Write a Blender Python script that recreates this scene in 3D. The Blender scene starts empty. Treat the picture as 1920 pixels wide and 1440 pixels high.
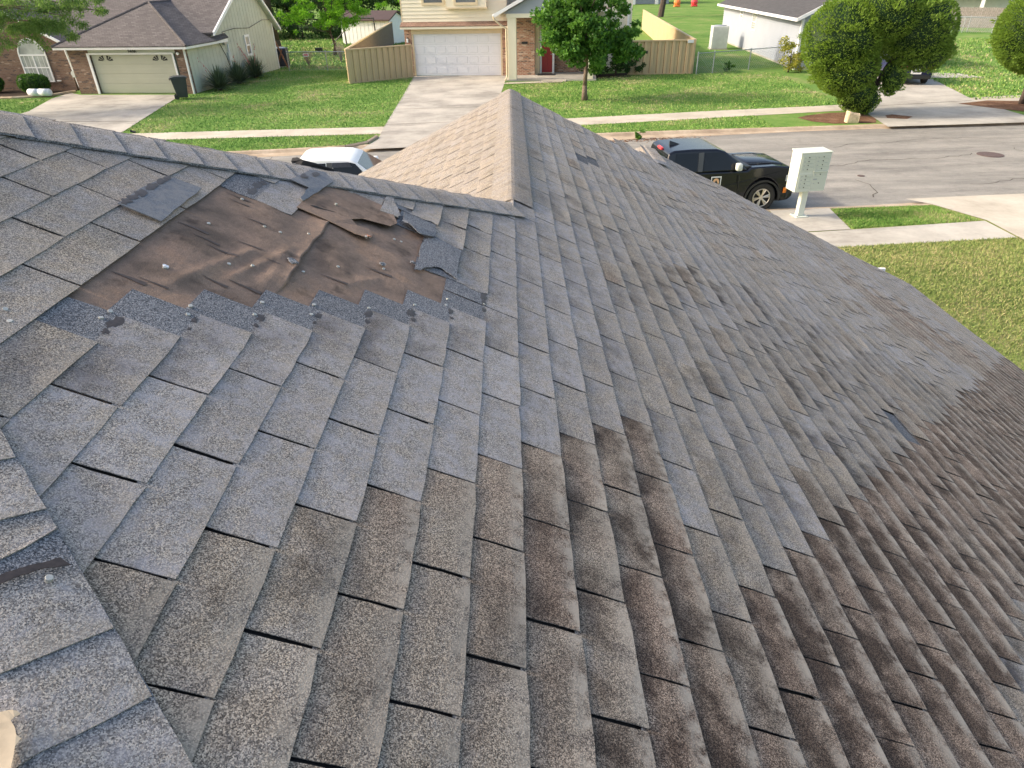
import bpy, bmesh, math, random
import numpy as np
from mathutils import Matrix, Vector
random.seed(7)
rng = np.random.default_rng(11)
sc = bpy.context.scene
COL = sc.collection

# ------------------------------------------------------------------ camera
cam_d = bpy.data.cameras.new('camera')
cam = bpy.data.objects.new('camera', cam_d)
COL.objects.link(cam)
CR = Vector((0.99984176, -0.00545252, -0.01693284))
CU = Vector((0.01727276, 0.52523138, 0.85078414))
CF = Vector((-0.00425475, 0.85094199, -0.52524245))
cam.matrix_world = Matrix(((CR.x, CU.x, -CF.x, 0), (CR.y, CU.y, -CF.y, 0), (CR.z, CU.z, -CF.z, 5.6), (0, 0, 0, 1)))
cam_d.sensor_width = 36.0
cam_d.lens = 1245.9551 / 1920 * 36
cam_d.clip_start = 0.05
cam_d.clip_end = 2000
sc.camera = cam
sc.view_settings.view_transform = 'Standard'
sc.view_settings.look = 'None'
sc.view_settings.gamma = 1
sc.view_settings.exposure = 1.28
sc.view_settings.use_curve_mapping = False

# ------------------------------------------------------------------ sky and sun
SUN_EL = math.radians(31)
to_sun = Vector((-1.0, 0.02, 0)).normalized()
w = bpy.data.worlds.new('World')
sc.world = w
w.use_nodes = True
wn = w.node_tree
bg = wn.nodes['Background']
sky = wn.nodes.new('ShaderNodeTexSky')
sky.sky_type = 'NISHITA'
sky.sun_disc = False
sky.sun_elevation = SUN_EL
sky.sun_rotation = math.atan2(to_sun.x, to_sun.y) % (2 * math.pi)
sky.air_density = 1.0
sky.dust_density = 4.0
sky.ozone_density = 1.0
hz = wn.nodes.new('ShaderNodeMix'); hz.data_type = 'RGBA'; hz.blend_type = 'MULTIPLY'; hz.inputs[0].default_value = 1.0
hz.inputs[7].default_value = (1.085, 1.0, 0.905, 1)      # thin warm haze
wn.links.new(sky.outputs[0], hz.inputs[6])
wn.links.new(hz.outputs[2], bg.inputs[0])
bg.inputs[1].default_value = 0.15
sd = bpy.data.lights.new('sun', 'SUN')
sd.energy = 1.6
sd.angle = math.radians(3.0)
sd.color = (1.0, 0.90, 0.74)
sun = bpy.data.objects.new('sun', sd)
COL.objects.link(sun)
sdir = Vector((to_sun.x * math.cos(SUN_EL), to_sun.y * math.cos(SUN_EL), math.sin(SUN_EL)))
sun.rotation_euler = sdir.to_track_quat('Z', 'Y').to_euler()
sun.location = (-30, -10, 30)

# ------------------------------------------------------------------ object helpers
def tag(o, label=None, cat=None, group=None, kind=None):
    if label: o['label'] = label
    if cat: o['category'] = cat
    if group: o['group'] = group
    if kind: o['kind'] = kind
    return o

def link(name, mesh, parent=None, loc=None):
    o = bpy.data.objects.new(name, mesh)
    COL.objects.link(o)
    if parent is not None: o.parent = parent
    if loc is not None: o.location = loc
    return o

def thing(name, loc, rz, label, cat, group=None):
    o = bpy.data.objects.new(name, None)
    COL.objects.link(o)
    o.location = loc
    o.rotation_euler = (0, 0, rz)
    o.empty_display_size = 0.2
    return tag(o, label, cat, group)

def copy_tree(root, loc, rz, label, group=None):
    r = root.copy(); COL.objects.link(r); r.location = loc; r.rotation_euler = (0, 0, rz)
    r['label'] = label
    if group: r['group'] = group
    for ch in list(root.children):
        c = ch.copy(); COL.objects.link(c); c.parent = r
        for g in list(ch.children):
            d = g.copy(); COL.objects.link(d); d.parent = c
    return r

class MB:
    """collects shapes into one mesh"""
    def __init__(s):
        s.v = []; s.f = []
    def add(s, vs, fs):
        n = len(s.v); s.v += [tuple(v) for v in vs]; s.f += [tuple(i + n for i in f) for f in fs]
        return s
    def box(s, x0, x1, y0, y1, z0, z1):
        vs = [(x, y, z) for z in (z0, z1) for y in (y0, y1) for x in (x0, x1)]
        return s.add(vs, [(0, 2, 3, 1), (4, 5, 7, 6), (0, 1, 5, 4), (2, 6, 7, 3), (0, 4, 6, 2), (1, 3, 7, 5)])
    def prism(s, pts, z0, z1):
        """polygon in x,y (counter clockwise) from z0 to z1"""
        n = len(pts)
        vs = [(p[0], p[1], z0) for p in pts] + [(p[0], p[1], z1) for p in pts]
        fs = [tuple(range(n - 1, -1, -1)), tuple(range(n, 2 * n))] + [(i, (i + 1) % n, n + (i + 1) % n, n + i) for i in range(n)]
        return s.add(vs, fs)
    def prism_y(s, pts, y0, y1):
        """polygon in x,z from y0 to y1"""
        n = len(pts)
        vs = [(p[0], y0, p[1]) for p in pts] + [(p[0], y1, p[1]) for p in pts]
        fs = [tuple(range(n)), tuple(range(2 * n - 1, n - 1, -1))] + [(i, n + i, n + (i + 1) % n, (i + 1) % n) for i in range(n)]
        return s.add(vs, fs)
    def prism_x(s, pts, x0, x1):
        """polygon in y,z from x0 to x1"""
        n = len(pts)
        vs = [(x0, p[0], p[1]) for p in pts] + [(x1, p[0], p[1]) for p in pts]
        fs = [tuple(range(n - 1, -1, -1)), tuple(range(n, 2 * n))] + [(i, (i + 1) % n, n + (i + 1) % n, n + i) for i in range(n)]
        return s.add(vs, fs)
    def slab(s, pts, th):
        """any planar polygon in 3d, given thickness downwards"""
        n = len(pts)
        vs = [tuple(p) for p in pts] + [(p[0], p[1], p[2] - th) for p in pts]
        return s.add(vs, [tuple(range(n)), tuple(range(2 * n - 1, n - 1, -1))] + [(i, n + i, n + (i + 1) % n, (i + 1) % n) for i in range(n)])
    def tube(s, p0, p1, r0, r1=None, n=8, cap=True):
        r1 = r0 if r1 is None else r1
        p0 = Vector(p0); p1 = Vector(p1); d = (p1 - p0).normalized()
        a = d.orthogonal().normalized(); b = d.cross(a)
        vs = []
        for p, r in ((p0, r0), (p1, r1)):
            for i in range(n):
                t = 2 * math.pi * i / n
                vs.append(p + a * (r * math.cos(t)) + b * (r * math.sin(t)))
        fs = [(i, (i + 1) % n, n + (i + 1) % n, n + i) for i in range(n)]
        if cap: fs += [tuple(range(n - 1, -1, -1)), tuple(range(n, 2 * n))]
        return s.add(vs, fs)
    def path(s, pts, r, n=6):
        rs = r if isinstance(r, (list, tuple)) else [r] * len(pts)
        for i in range(len(pts) - 1):
            s.tube(pts[i], pts[i + 1], rs[i], rs[i + 1], n)
        return s
    def disc(s, c, r, axis='z', n=16, th=0.002):
        c = Vector(c); ax = {'x': Vector((1, 0, 0)), 'y': Vector((0, 1, 0)), 'z': Vector((0, 0, 1))}[axis] * th
        return s.tube(c - ax, c + ax, r, r, n)
    def blob(s, c, r, seg=8, rings=6, jit=0.0):
        vs = []; fs = []
        rx, ry, rz = r if isinstance(r, (list, tuple)) else (r, r, r)
        for i in range(rings + 1):
            ph = math.pi * i / rings
            for j in range(seg):
                t = 2 * math.pi * j / seg
                k = 1 + random.uniform(-jit, jit)
                vs.append((c[0] + rx * k * math.sin(ph) * math.cos(t), c[1] + ry * k * math.sin(ph) * math.sin(t), c[2] + rz * k * math.cos(ph)))
        for i in range(rings):
            for j in range(seg):
                fs.append((i * seg + j, (i + 1) * seg + j, (i + 1) * seg + (j + 1) % seg, i * seg + (j + 1) % seg))
        return s.add(vs, fs)
    def mesh(s, name, mat, smooth=False):
        m = bpy.data.meshes.new(name)
        m.from_pydata(s.v, [], s.f)
        m.materials.append(mat)
        if smooth:
            m.polygons.foreach_set('use_smooth', [True] * len(m.polygons))
        m.update()
        return m
    def build(s, name, mat, parent=None, loc=None, smooth=False, bevel=0.0, seg=2):
        m = s.mesh(name, mat, smooth)
        if bevel > 0:
            bm = bmesh.new(); bm.from_mesh(m)
            bmesh.ops.remove_doubles(bm, verts=bm.verts, dist=1e-5)
            ed = [e for e in bm.edges if len(e.link_faces) == 2 and e.calc_face_angle(0) > 0.5]
            bmesh.ops.bevel(bm, geom=ed, offset=bevel, segments=seg, profile=0.5, affect='EDGES')
            bmesh.ops.recalc_face_normals(bm, faces=bm.faces)
            bm.to_mesh(m); bm.free()
        return link(name, m, parent, loc)

# ------------------------------------------------------------------ material helpers
def sock(nt, node, key, val):
    s = node.inputs[key]
    if isinstance(val, bpy.types.NodeSocket): nt.links.new(val, s)
    else: s.default_value = val

def nd(nt, typ, ins=None, **props):
    n = nt.nodes.new('ShaderNode' + typ)
    for k, v in props.items(): setattr(n, k, v)
    for k, v in (ins or {}).items(): sock(nt, n, k, v)
    return n

def new_mat(name):
    m = bpy.data.materials.new(name); m.use_nodes = True
    return m, m.node_tree, m.node_tree.nodes['Principled BSDF']

def c4(c): return (c[0], c[1], c[2], 1.0)

def mixc(nt, fac, a, b, blend='MIX'):
    n = nd(nt, 'Mix', data_type='RGBA', blend_type=blend)
    sock(nt, n, 0, fac); sock(nt, n, 6, a if isinstance(a, bpy.types.NodeSocket) else c4(a)); sock(nt, n, 7, b if isinstance(b, bpy.types.NodeSocket) else c4(b))
    return n.outputs[2]

def ramp(nt, fac, stops, interp='LINEAR'):
    n = nd(nt, 'ValToRGB', {'Fac': fac}); r = n.color_ramp; r.interpolation = interp
    while len(r.elements) > 1: r.elements.remove(r.elements[-1])
    r.elements[0].position = stops[0][0]; r.elements[0].color = c4(stops[0][1]) if len(stops[0][1]) == 3 else stops[0][1]
    for p, c in stops[1:]:
        e = r.elements.new(p); e.color = c4(c)
    return n.outputs[0]

def math_(nt, op, a, b=0.0, c=None, clamp=False):
    n = nd(nt, 'Math', operation=op); n.use_clamp = clamp
    sock(nt, n, 0, a); sock(nt, n, 1, b)
    if c is not None: sock(nt, n, 2, c)
    return n.outputs[0]

def noise(nt, vec, scale, detail=3.0, rough=0.55, out=0):
    n = nd(nt, 'TexNoise', {'Scale': scale, 'Detail': detail, 'Roughness': rough})
    if vec is not None: nt.links.new(vec, n.inputs['Vector'])
    return n.outputs[out]

def vor(nt, vec, scale, out='Color', feature='F1'):
    n = nd(nt, 'TexVoronoi', {'Scale': scale}, feature=feature)
    nt.links.new(vec, n.inputs['Vector'])
    return n.outputs[out]

def geopos(nt): return nd(nt, 'NewGeometry').outputs['Position']
def objpos(nt): return nd(nt, 'TexCoord').outputs['Object']

def bump(nt, bs, height, strength=0.3, dist=0.01):
    b = nd(nt, 'Bump', {'Height': height, 'Strength': strength, 'Distance': dist})
    nt.links.new(b.outputs[0], bs.inputs['Normal'])

def mr(nt, v, a, b, c=0.0, d=1.0):
    n = nd(nt, 'MapRange', {'Value': v, 'From Min': a, 'From Max': b, 'To Min': c, 'To Max': d})
    return n.outputs[0]

def paint(name, col, rough=0.5, var=0.12, scale=3.0, metal=0.0, dirt=None, spec=0.5):
    m, nt, bs = new_mat(name)
    p = objpos(nt)
    f = noise(nt, p, scale, 5)
    f2 = mr(nt, f, 0.3, 0.7)
    c = mixc(nt, f2, [x * (1 - var) for x in col], [min(1, x * (1 + var)) for x in col])
    if dirt:
        fd = mr(nt, noise(nt, p, scale * 0.6, 6, 0.7), 0.52, 0.75, 0, 0.6)
        c = mixc(nt, fd, c, dirt)
    nt.links.new(c, bs.inputs['Base Color'])
    sock(nt, bs, 'Roughness', rough); sock(nt, bs, 'Metallic', metal); sock(nt, bs, 'Specular IOR Level', spec)
    return m

MAT = {}
# shingle: granules, weathering, algae, painted light and shade bands; tone comes from the object colour or the 'tone' attribute
def make_shingle():
    m, nt, bs = new_mat('shingle_granules')
    p = geopos(nt)
    oi = nd(nt, 'ObjectInfo').outputs['Color']
    at = nd(nt, 'Attribute', attribute_name='tone').outputs['Color']
    tone = nd(nt, 'SeparateColor', {0: mixc(nt, 1.0, oi, at, 'ADD')})
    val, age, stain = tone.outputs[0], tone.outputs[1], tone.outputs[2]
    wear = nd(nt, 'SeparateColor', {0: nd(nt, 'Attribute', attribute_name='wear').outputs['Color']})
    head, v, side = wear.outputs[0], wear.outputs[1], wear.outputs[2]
    cell = nd(nt, 'SeparateColor', {0: vor(nt, p, 520)})
    fine = noise(nt, p, 240, 2, 0.7)
    gran = math_(nt, 'MULTIPLY_ADD', cell.outputs[0], 0.78, math_(nt, 'MULTIPLY', fine, 0.34))
    wv = noise(nt, p, 2.3, 4, 0.6)
    age = math_(nt, 'ADD', age, math_(nt, 'MULTIPLY', math_(nt, 'SUBTRACT', wv, 0.5), math_(nt, 'ADD', math_(nt, 'MULTIPLY', age, 1.3), 0.3)))
    # granule palettes
    new_c = ramp(nt, gran, [(0.18, (0.090, 0.084, 0.082)), (0.42, (0.192, 0.181, 0.175)), (0.62, (0.275, 0.260, 0.252)), (0.9, (0.46, 0.43, 0.39))])
    tan_c = ramp(nt, gran, [(0.18, (0.068, 0.059, 0.050)), (0.42, (0.165, 0.143, 0.119)), (0.62, (0.26, 0.226, 0.184)), (0.9, (0.52, 0.45, 0.36))])
    brown_c = ramp(nt, gran, [(0.18, (0.038, 0.030, 0.026)), (0.42, (0.12, 0.088, 0.070)), (0.62, (0.205, 0.152, 0.12)), (0.9, (0.46, 0.36, 0.28))])
    head_c = ramp(nt, gran, [(0.18, (0.035, 0.038, 0.044)), (0.45, (0.10, 0.108, 0.122)), (0.66, (0.16, 0.17, 0.19)), (0.85, (0.32, 0.32, 0.33))])
    bl = noise(nt, p, 17, 7, 0.72)
    bl2 = noise(nt, p, 5.5, 4, 0.6)
    f1 = math_(nt, 'ADD', math_(nt, 'MULTIPLY', mr(nt, bl, 0.42, 0.59), 0.62), math_(nt, 'MULTIPLY', age, 1.7), clamp=False)
    f1 = math_(nt, 'SUBTRACT', f1, 0.22, clamp=True)
    film = math_(nt, 'MULTIPLY', mr(nt, noise(nt, p, 21, 6, 0.75), 0.45, 0.60, 0, 0.62), mr(nt, age, 0.0, 0.45, 1.0, 0.0))
    new_c = mixc(nt, film, new_c, (0.345, 0.338, 0.362))
    c = mixc(nt, f1, new_c, tan_c)
    f2 = math_(nt, 'MULTIPLY', math_(nt, 'SUBTRACT', age, 0.42, clamp=True), 1.9)
    f2 = math_(nt, 'ADD', f2, math_(nt, 'MULTIPLY', math_(nt, 'SUBTRACT', bl2, 0.5), math_(nt, 'MULTIPLY', age, 1.2)), clamp=True)
    c = mixc(nt, f2, c, brown_c)
    # patchy algae; weighting to the upper part of each exposure paints shade in too
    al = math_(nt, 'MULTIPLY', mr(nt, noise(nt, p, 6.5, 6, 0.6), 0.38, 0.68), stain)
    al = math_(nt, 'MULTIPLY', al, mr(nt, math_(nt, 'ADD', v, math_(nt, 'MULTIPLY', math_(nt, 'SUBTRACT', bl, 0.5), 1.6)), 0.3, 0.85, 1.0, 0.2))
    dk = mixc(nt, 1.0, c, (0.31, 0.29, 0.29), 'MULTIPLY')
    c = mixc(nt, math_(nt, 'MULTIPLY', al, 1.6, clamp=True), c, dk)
    # large soft smudges on the older field
    sm = mr(nt, noise(nt, p, 4.3, 6, 0.65), 0.53, 0.68, 0, 0.6)
    c = mixc(nt, math_(nt, 'MULTIPLY', sm, mr(nt, age, 0.05, 0.4)), c, dk)
    # pale band near the butt edge: sun-caught ridge painted into the colour
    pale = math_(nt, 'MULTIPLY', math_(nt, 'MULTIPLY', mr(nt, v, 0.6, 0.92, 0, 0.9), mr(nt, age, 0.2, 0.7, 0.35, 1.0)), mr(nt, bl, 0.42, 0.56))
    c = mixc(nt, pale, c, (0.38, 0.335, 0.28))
    c = mixc(nt, head, c, head_c)
    cv = nd(nt, 'HueSaturation', {'Value': math_(nt, 'ADD', 0.68, val), 'Color': c})
    nt.links.new(cv.outputs[0], bs.inputs['Base Color'])
    sock(nt, bs, 'Roughness', 0.92); sock(nt, bs, 'Specular IOR Level', 0.25)
    h = math_(nt, 'ADD', math_(nt, 'MULTIPLY', cell.outputs[1], 0.6), fine)
    bump(nt, bs, h, 0.55, 0.0022)
    return m
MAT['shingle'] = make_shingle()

def make_felt():
    m, nt, bs = new_mat('felt_paper')
    p = geopos(nt)
    a = noise(nt, p, 5.2, 6, 0.6); b = noise(nt, p, 60, 5, 0.7); g = noise(nt, p, 420, 2)
    c = ramp(nt, a, [(0.36, (0.16, 0.125, 0.102)), (0.44, (0.25, 0.187, 0.148)), (0.54, (0.335, 0.245, 0.19)), (0.68, (0.41, 0.275, 0.19))])
    c = mixc(nt, mr(nt, b, 0.35, 0.65, 0, 0.35), c, (0.13, 0.105, 0.095))
    c = mixc(nt, mr(nt, g, 0.35, 0.65, 0, 0.35), c, (0.09, 0.062, 0.048))
    d = mr(nt, noise(nt, p, 8.5, 4, 0.65), 0.58, 0.72, 0, 0.6)
    c = mixc(nt, d, c, (0.034, 0.028, 0.026))
    nt.links.new(c, bs.inputs['Base Color']); sock(nt, bs, 'Roughness', 0.95); sock(nt, bs, 'Specular IOR Level', 0.08)
    fb = noise(nt, nd(nt, 'Mapping', {'Vector': p, 'Scale': (1.0, 0.25, 1.0)}).outputs[0], 55, 6, 0.75)
    bump(nt, bs, math_(nt, 'ADD', math_(nt, 'MULTIPLY', fb, 1.5), math_(nt, 'ADD', b, g)), 0.55, 0.004)
    return m
MAT['felt'] = make_felt()
MAT['felt_mark'] = paint('felt_streak', (0.075, 0.052, 0.042), 0.6, 0.3, 60)
def make_under():
    m, nt, bs = new_mat('shingle_underside')
    p = geopos(nt)
    g = noise(nt, p, 300, 3, 0.7); b = noise(nt, p, 40, 5, 0.7)
    c = ramp(nt, g, [(0.35, (0.085, 0.095, 0.115)), (0.65, (0.20, 0.22, 0.25))])
    c = mixc(nt, mr(nt, b, 0.4, 0.6, 0, 0.65), c, (0.23, 0.225, 0.225))
    nt.links.new(c, bs.inputs['Base Color']); sock(nt, bs, 'Roughness', 0.85); bump(nt, bs, g, 0.4, 0.002)
    return m
MAT['under'] = make_under()
MAT['tar'] = paint('asphalt_adhesive', (0.045, 0.034, 0.030), 0.45, 0.4, 90)
MAT['black_edge'] = paint('asphalt_edge', (0.02, 0.02, 0.022), 0.8, 0.3, 60)
MAT['nail'] = paint('galvanised_nail', (0.5, 0.5, 0.46), 0.4, 0.2, 300, 0.5, dirt=(0.35, 0.33, 0.24))
MAT['ply'] = paint('bare_plywood', (0.62, 0.49, 0.33), 0.75, 0.2, 30, dirt=(0.35, 0.25, 0.16))
MAT['copper'] = paint('reddish_scrap', (0.42, 0.2, 0.13), 0.6, 0.2, 60)

def make_ground(name, cols, scale=0.5, fine=30, bstr=0.4, yellow=None):
    m, nt, bs = new_mat(name)
    p = geopos(nt)
    a = noise(nt, p, scale, 6, 0.62); b = noise(nt, p, scale * 9, 5, 0.65); g = noise(nt, p, fine, 4, 0.75)
    f = math_(nt, 'ADD', math_(nt, 'MULTIPLY', a, 0.5), math_(nt, 'ADD', math_(nt, 'MULTIPLY', b, 0.27), math_(nt, 'MULTIPLY', g, 0.23)))
    c = ramp(nt, f, cols)
    nt.links.new(c, bs.inputs['Base Color']); sock(nt, bs, 'Roughness', 0.95); sock(nt, bs, 'Specular IOR Level', 0.1)
    bump(nt, bs, math_(nt, 'ADD', b, g), bstr, 0.05)
    return m
GRASS = [(0.36, (0.060, 0.135, 0.026)), (0.45, (0.105, 0.205, 0.042)), (0.53, (0.15, 0.245, 0.058)), (0.59, (0.23, 0.25, 0.10)), (0.65, (0.34, 0.28, 0.185))]
MAT['lawn'] = make_ground('far_lawn_grass', GRASS, 0.33, 14)
MAT['lawn2'] = make_ground('dry_lawn_grass', [(0.36, (0.10, 0.16, 0.04)), (0.46, (0.18, 0.235, 0.07)), (0.53, (0.25, 0.275, 0.10)), (0.6, (0.34, 0.30, 0.15)), (0.68, (0.38, 0.29, 0.18))], 0.8, 26)
MAT['mulch'] = make_ground('brown_mulch', [(0.35, (0.06, 0.033, 0.022)), (0.5, (0.16, 0.09, 0.055)), (0.65, (0.28, 0.18, 0.12))], 1.2, 22)
MAT['soil'] = make_ground('dark_bed_soil', [(0.35, (0.02, 0.015, 0.012)), (0.6, (0.06, 0.045, 0.035))], 1.2, 22)

def make_blade(name, cols):
    m, nt, bs = new_mat(name)
    p = geopos(nt)
    a = noise(nt, p, 0.33, 6, 0.62); b = noise(nt, p, 3.0, 5, 0.65)
    r = nd(nt, 'Attribute', attribute_name='rnd').outputs['Fac']
    f = math_(nt, 'ADD', math_(nt, 'MULTIPLY', a, 0.5), math_(nt, 'ADD', math_(nt, 'MULTIPLY', b, 0.27), math_(nt, 'MULTIPLY', r, 0.23)))
    c = ramp(nt, f, cols)
    nt.links.new(c, bs.inputs['Base Color']); sock(nt, bs, 'Roughness', 0.7); sock(nt, bs, 'Specular IOR Level', 0.15)
    return m
MAT['blade'] = make_blade('grass_blades', [(p_, tuple(min(1, x_ * 1.45) for x_ in c_)) for p_, c_ in GRASS])
MAT['blade2'] = make_blade('dry_grass_blades', [(0.36, (0.13, 0.20, 0.05)), (0.48, (0.20, 0.275, 0.08)), (0.56, (0.28, 0.32, 0.115)), (0.66, (0.40, 0.35, 0.19))])

def make_concrete(name, c0, c1, c2, scale=0.6, stain=0.5):
    m, nt, bs = new_mat(name)
    p = geopos(nt)
    a = noise(nt, p, scale, 7, 0.65); b = noise(nt, p, 9, 5, 0.7); g = noise(nt, p, 70, 3, 0.7)
    c = ramp(nt, a, [(0.33, c0), (0.5, c1), (0.64, c2)])
    c = mixc(nt, mr(nt, b, 0.4, 0.7, 0, 0.22), c, [x * 0.62 for x in c1])
    st = nd(nt, 'Mapping', {'Vector': p, 'Scale': (0.5, 1.6, 1)}).outputs[0]
    s = mr(nt, noise(nt, st, 0.55, 6, 0.7), 0.54, 0.70, 0, stain)
    c = mixc(nt, s, c, [x * 0.5 for x in c0])
    nt.links.new(c, bs.inputs['Base Color']); sock(nt, bs, 'Roughness', 0.9); sock(nt, bs, 'Specular IOR Level', 0.2)
    bump(nt, bs, math_(nt, 'ADD', b, g), 0.25, 0.01)
    return m
MAT['conc'] = make_concrete('pale_concrete', (0.32, 0.30, 0.265), (0.42, 0.40, 0.355), (0.50, 0.475, 0.42))
MAT['conc_dirty'] = make_concrete('stained_concrete', (0.27, 0.255, 0.23), (0.40, 0.38, 0.34), (0.49, 0.46, 0.41), 0.5, 0.65)
MAT['conc_warm'] = make_concrete('warm_sidewalk_concrete', (0.38, 0.345, 0.285), (0.48, 0.44, 0.365), (0.54, 0.495, 0.42), 0.7, 0.25)
MAT['kerb'] = make_concrete('tan_kerb_concrete', (0.30, 0.235, 0.17), (0.42, 0.335, 0.245), (0.52, 0.43, 0.33), 0.9, 0.3)
MAT['joint'] = paint('joint_dirt', (0.08, 0.07, 0.055), 0.95, 0.3, 5)

def make_asphalt():
    m, nt, bs = new_mat('worn_asphalt')
    p = geopos(nt)
    st = nd(nt, 'Mapping', {'Vector': p, 'Rotation': (0, 0, math.radians(-7)), 'Scale': (0.16, 1.0, 1)}).outputs[0]
    a = noise(nt, st, 1.1, 8, 0.72); b = noise(nt, p, 2.2, 6, 0.7); g = noise(nt, p, 45, 4, 0.8)
    sp = nd(nt, 'Mapping', {'Vector': p, 'Rotation': (0, 0, math.radians(-7)), 'Scale': (0.3, 1.6, 1)}).outputs[0]
    crack = mr(nt, noise(nt, sp, 6.0, 8, 0.8), 0.53, 0.60, 0, 0.62)
    c = ramp(nt, a, [(0.33, (0.20, 0.194, 0.176)), (0.47, (0.28, 0.272, 0.245)), (0.57, (0.35, 0.338, 0.302)), (0.68, (0.42, 0.402, 0.36))])
    c = mixc(nt, crack, c, (0.40, 0.37, 0.34))
    c = mixc(nt, mr(nt, g, 0.3, 0.7, 0, 0.5), c, (0.09, 0.085, 0.083))
    c = mixc(nt, mr(nt, b, 0.5, 0.72, 0, 0.35), c, (0.11, 0.105, 0.10))
    nt.links.new(c, bs.inputs['Base Color']); sock(nt, bs, 'Roughness', 0.88); sock(nt, bs, 'Specular IOR Level', 0.3)
    bump(nt, bs, math_(nt, 'ADD', g, crack), 0.4, 0.012)
    return m
MAT['asphalt'] = make_asphalt()

def make_brick(name, c1, c2, mortar, sc_=1.0, off=0.0, pale=0.86, pf=0.6):
    m, nt, bs = new_mat(name)
    p = objpos(nt)
    s = nd(nt, 'SeparateXYZ', {0: p})
    v = nd(nt, 'CombineXYZ', {0: math_(nt, 'ADD', s.outputs[0], s.outputs[1]), 1: s.outputs[2]}).outputs[0]
    b = nd(nt, 'TexBrick', {'Vector': v, 'Color1': c4(c1), 'Color2': c4(c2), 'Mortar': c4(mortar), 'Scale': 1.0 * sc_, 'Mortar Size': 0.012, 'Brick Width': 0.24, 'Row Height': 0.085, 'Bias': 0.0})
    r = vor(nt, nd(nt, 'Mapping', {'Vector': v, 'Scale': (4.2, 11.8, 1)}).outputs[0], 1.0)
    rr = nd(nt, 'SeparateColor', {0: r}).outputs[0]
    c = mixc(nt, mr(nt, rr, pale, pale + 0.05, 0, pf), b.outputs[0], (0.62, 0.50, 0.40))
    c = mixc(nt, mr(nt, rr, 0.18, 0.12, 0, 0.8), c, (0.06, 0.045, 0.045))
    c = mixc(nt, mr(nt, b.outputs[1], 0.3, 0.7, 0.0, 0.7), c, mortar)
    nt.links.new(c, bs.inputs['Base Color']); sock(nt, bs, 'Roughness', 0.9)
    bump(nt, bs, math_(nt, 'SUBTRACT', 1.0, b.outputs[1]), 0.5, 0.01)
    return m
MAT['brick_l'] = make_brick('brown_brick', (0.15, 0.085, 0.058), (0.21, 0.125, 0.085), (0.19, 0.15, 0.12), pale=0.93, pf=0.3)
MAT['brick_w'] = make_brick('red_tumbled_brick', (0.30, 0.13, 0.075), (0.42, 0.22, 0.14), (0.46, 0.38, 0.30))

def make_roof_far(name, c0, c1, c2):
    m, nt, bs = new_mat(name)
    p = objpos(nt)
    s = nd(nt, 'SeparateXYZ', {0: p})
    v = nd(nt, 'CombineXYZ', {0: math_(nt, 'ADD', s.outputs[0], math_(nt, 'MULTIPLY', s.outputs[1], 0.63)), 1: math_(nt, 'MULTIPLY', s.outputs[2], 2.2)}).outputs[0]
    b = nd(nt, 'TexBrick', {'Vector': v, 'Color1': c4(c0), 'Color2': c4(c2), 'Mortar': c4([x * 0.55 for x in c0]), 'Scale': 1.0, 'Mortar Size': 0.012, 'Brick Width': 0.32, 'Row Height': 0.15})
    b.offset_frequency = 2
    n_ = noise(nt, p, 3.0, 6, 0.7)
    c = mixc(nt, mr(nt, n_, 0.35, 0.65, 0.1, 0.65), b.outputs[0], c1)
    c = mixc(nt, mr(nt, noise(nt, p, 40, 3), 0.4, 0.7, 0, 0.35), c, [x * 0.6 for x in c0])
    nt.links.new(c, bs.inputs['Base Color']); sock(nt, bs, 'Roughness', 0.95)
    bump(nt, bs, math_(nt, 'SUBTRACT', 1.0, b.outputs[1]), 0.4, 0.02)
    return m
MAT['roof_l'] = make_roof_far('weathered_brown_roof', (0.075, 0.068, 0.070), (0.115, 0.103, 0.103), (0.16, 0.146, 0.146))
MAT['roof_r'] = make_roof_far('charcoal_roof', (0.05, 0.05, 0.055), (0.06, 0.06, 0.065), (0.085, 0.085, 0.09))
MAT['roof_p'] = make_roof_far('brown_pent_roof', (0.20, 0.12, 0.085), (0.26, 0.165, 0.12), (0.36, 0.24, 0.18))

def simple(key, name, col, rough=0.5, var=0.08, scale=3.0, metal=0.0, dirt=None, spec=0.5):
    MAT[key] = paint(name, col, rough, var, scale, metal, dirt, spec)
simple('sage', 'sage_green_paint', (0.50, 0.53, 0.45), 0.6, 0.05, 1.5, dirt=(0.36, 0.37, 0.30))
simple('sage_door', 'sage_garage_paint', (0.44, 0.45, 0.36), 0.45, 0.04, 1.0)
simple('white', 'white_trim_paint', (0.78, 0.79, 0.80), 0.5, 0.04)
simple('garage_w', 'white_garage_paint', (0.74, 0.75, 0.78), 0.4, 0.02)
simple('cream', 'cream_siding_paint', (0.80, 0.74, 0.58), 0.55, 0.04, 1.0)
simple('beige', 'beige_trim_paint', (0.66, 0.55, 0.37), 0.55, 0.05)
simple('fence', 'beige_steel_fence', (0.56, 0.42, 0.25), 0.5, 0.05, 0.8)
simple('grey_wall', 'pale_grey_lap_siding', (0.34, 0.37, 0.42), 0.55, 0.04, 1.0)
simple('red', 'red_door_paint', (0.30, 0.02, 0.025), 0.4)
simple('dark', 'black_plastic', (0.018, 0.02, 0.022), 0.45, 0.2)
simple('bin', 'dark_green_plastic', (0.035, 0.042, 0.045), 0.5, 0.15)
simple('galv', 'galvanised_steel', (0.36, 0.39, 0.42), 0.45, 0.15, 8, 0.6)
simple('acdark', 'dark_condenser_grille', (0.03, 0.036, 0.055), 0.5, 0.3, 20)
simple('aclight', 'pale_grey_metal', (0.55, 0.58, 0.56), 0.5)
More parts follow.
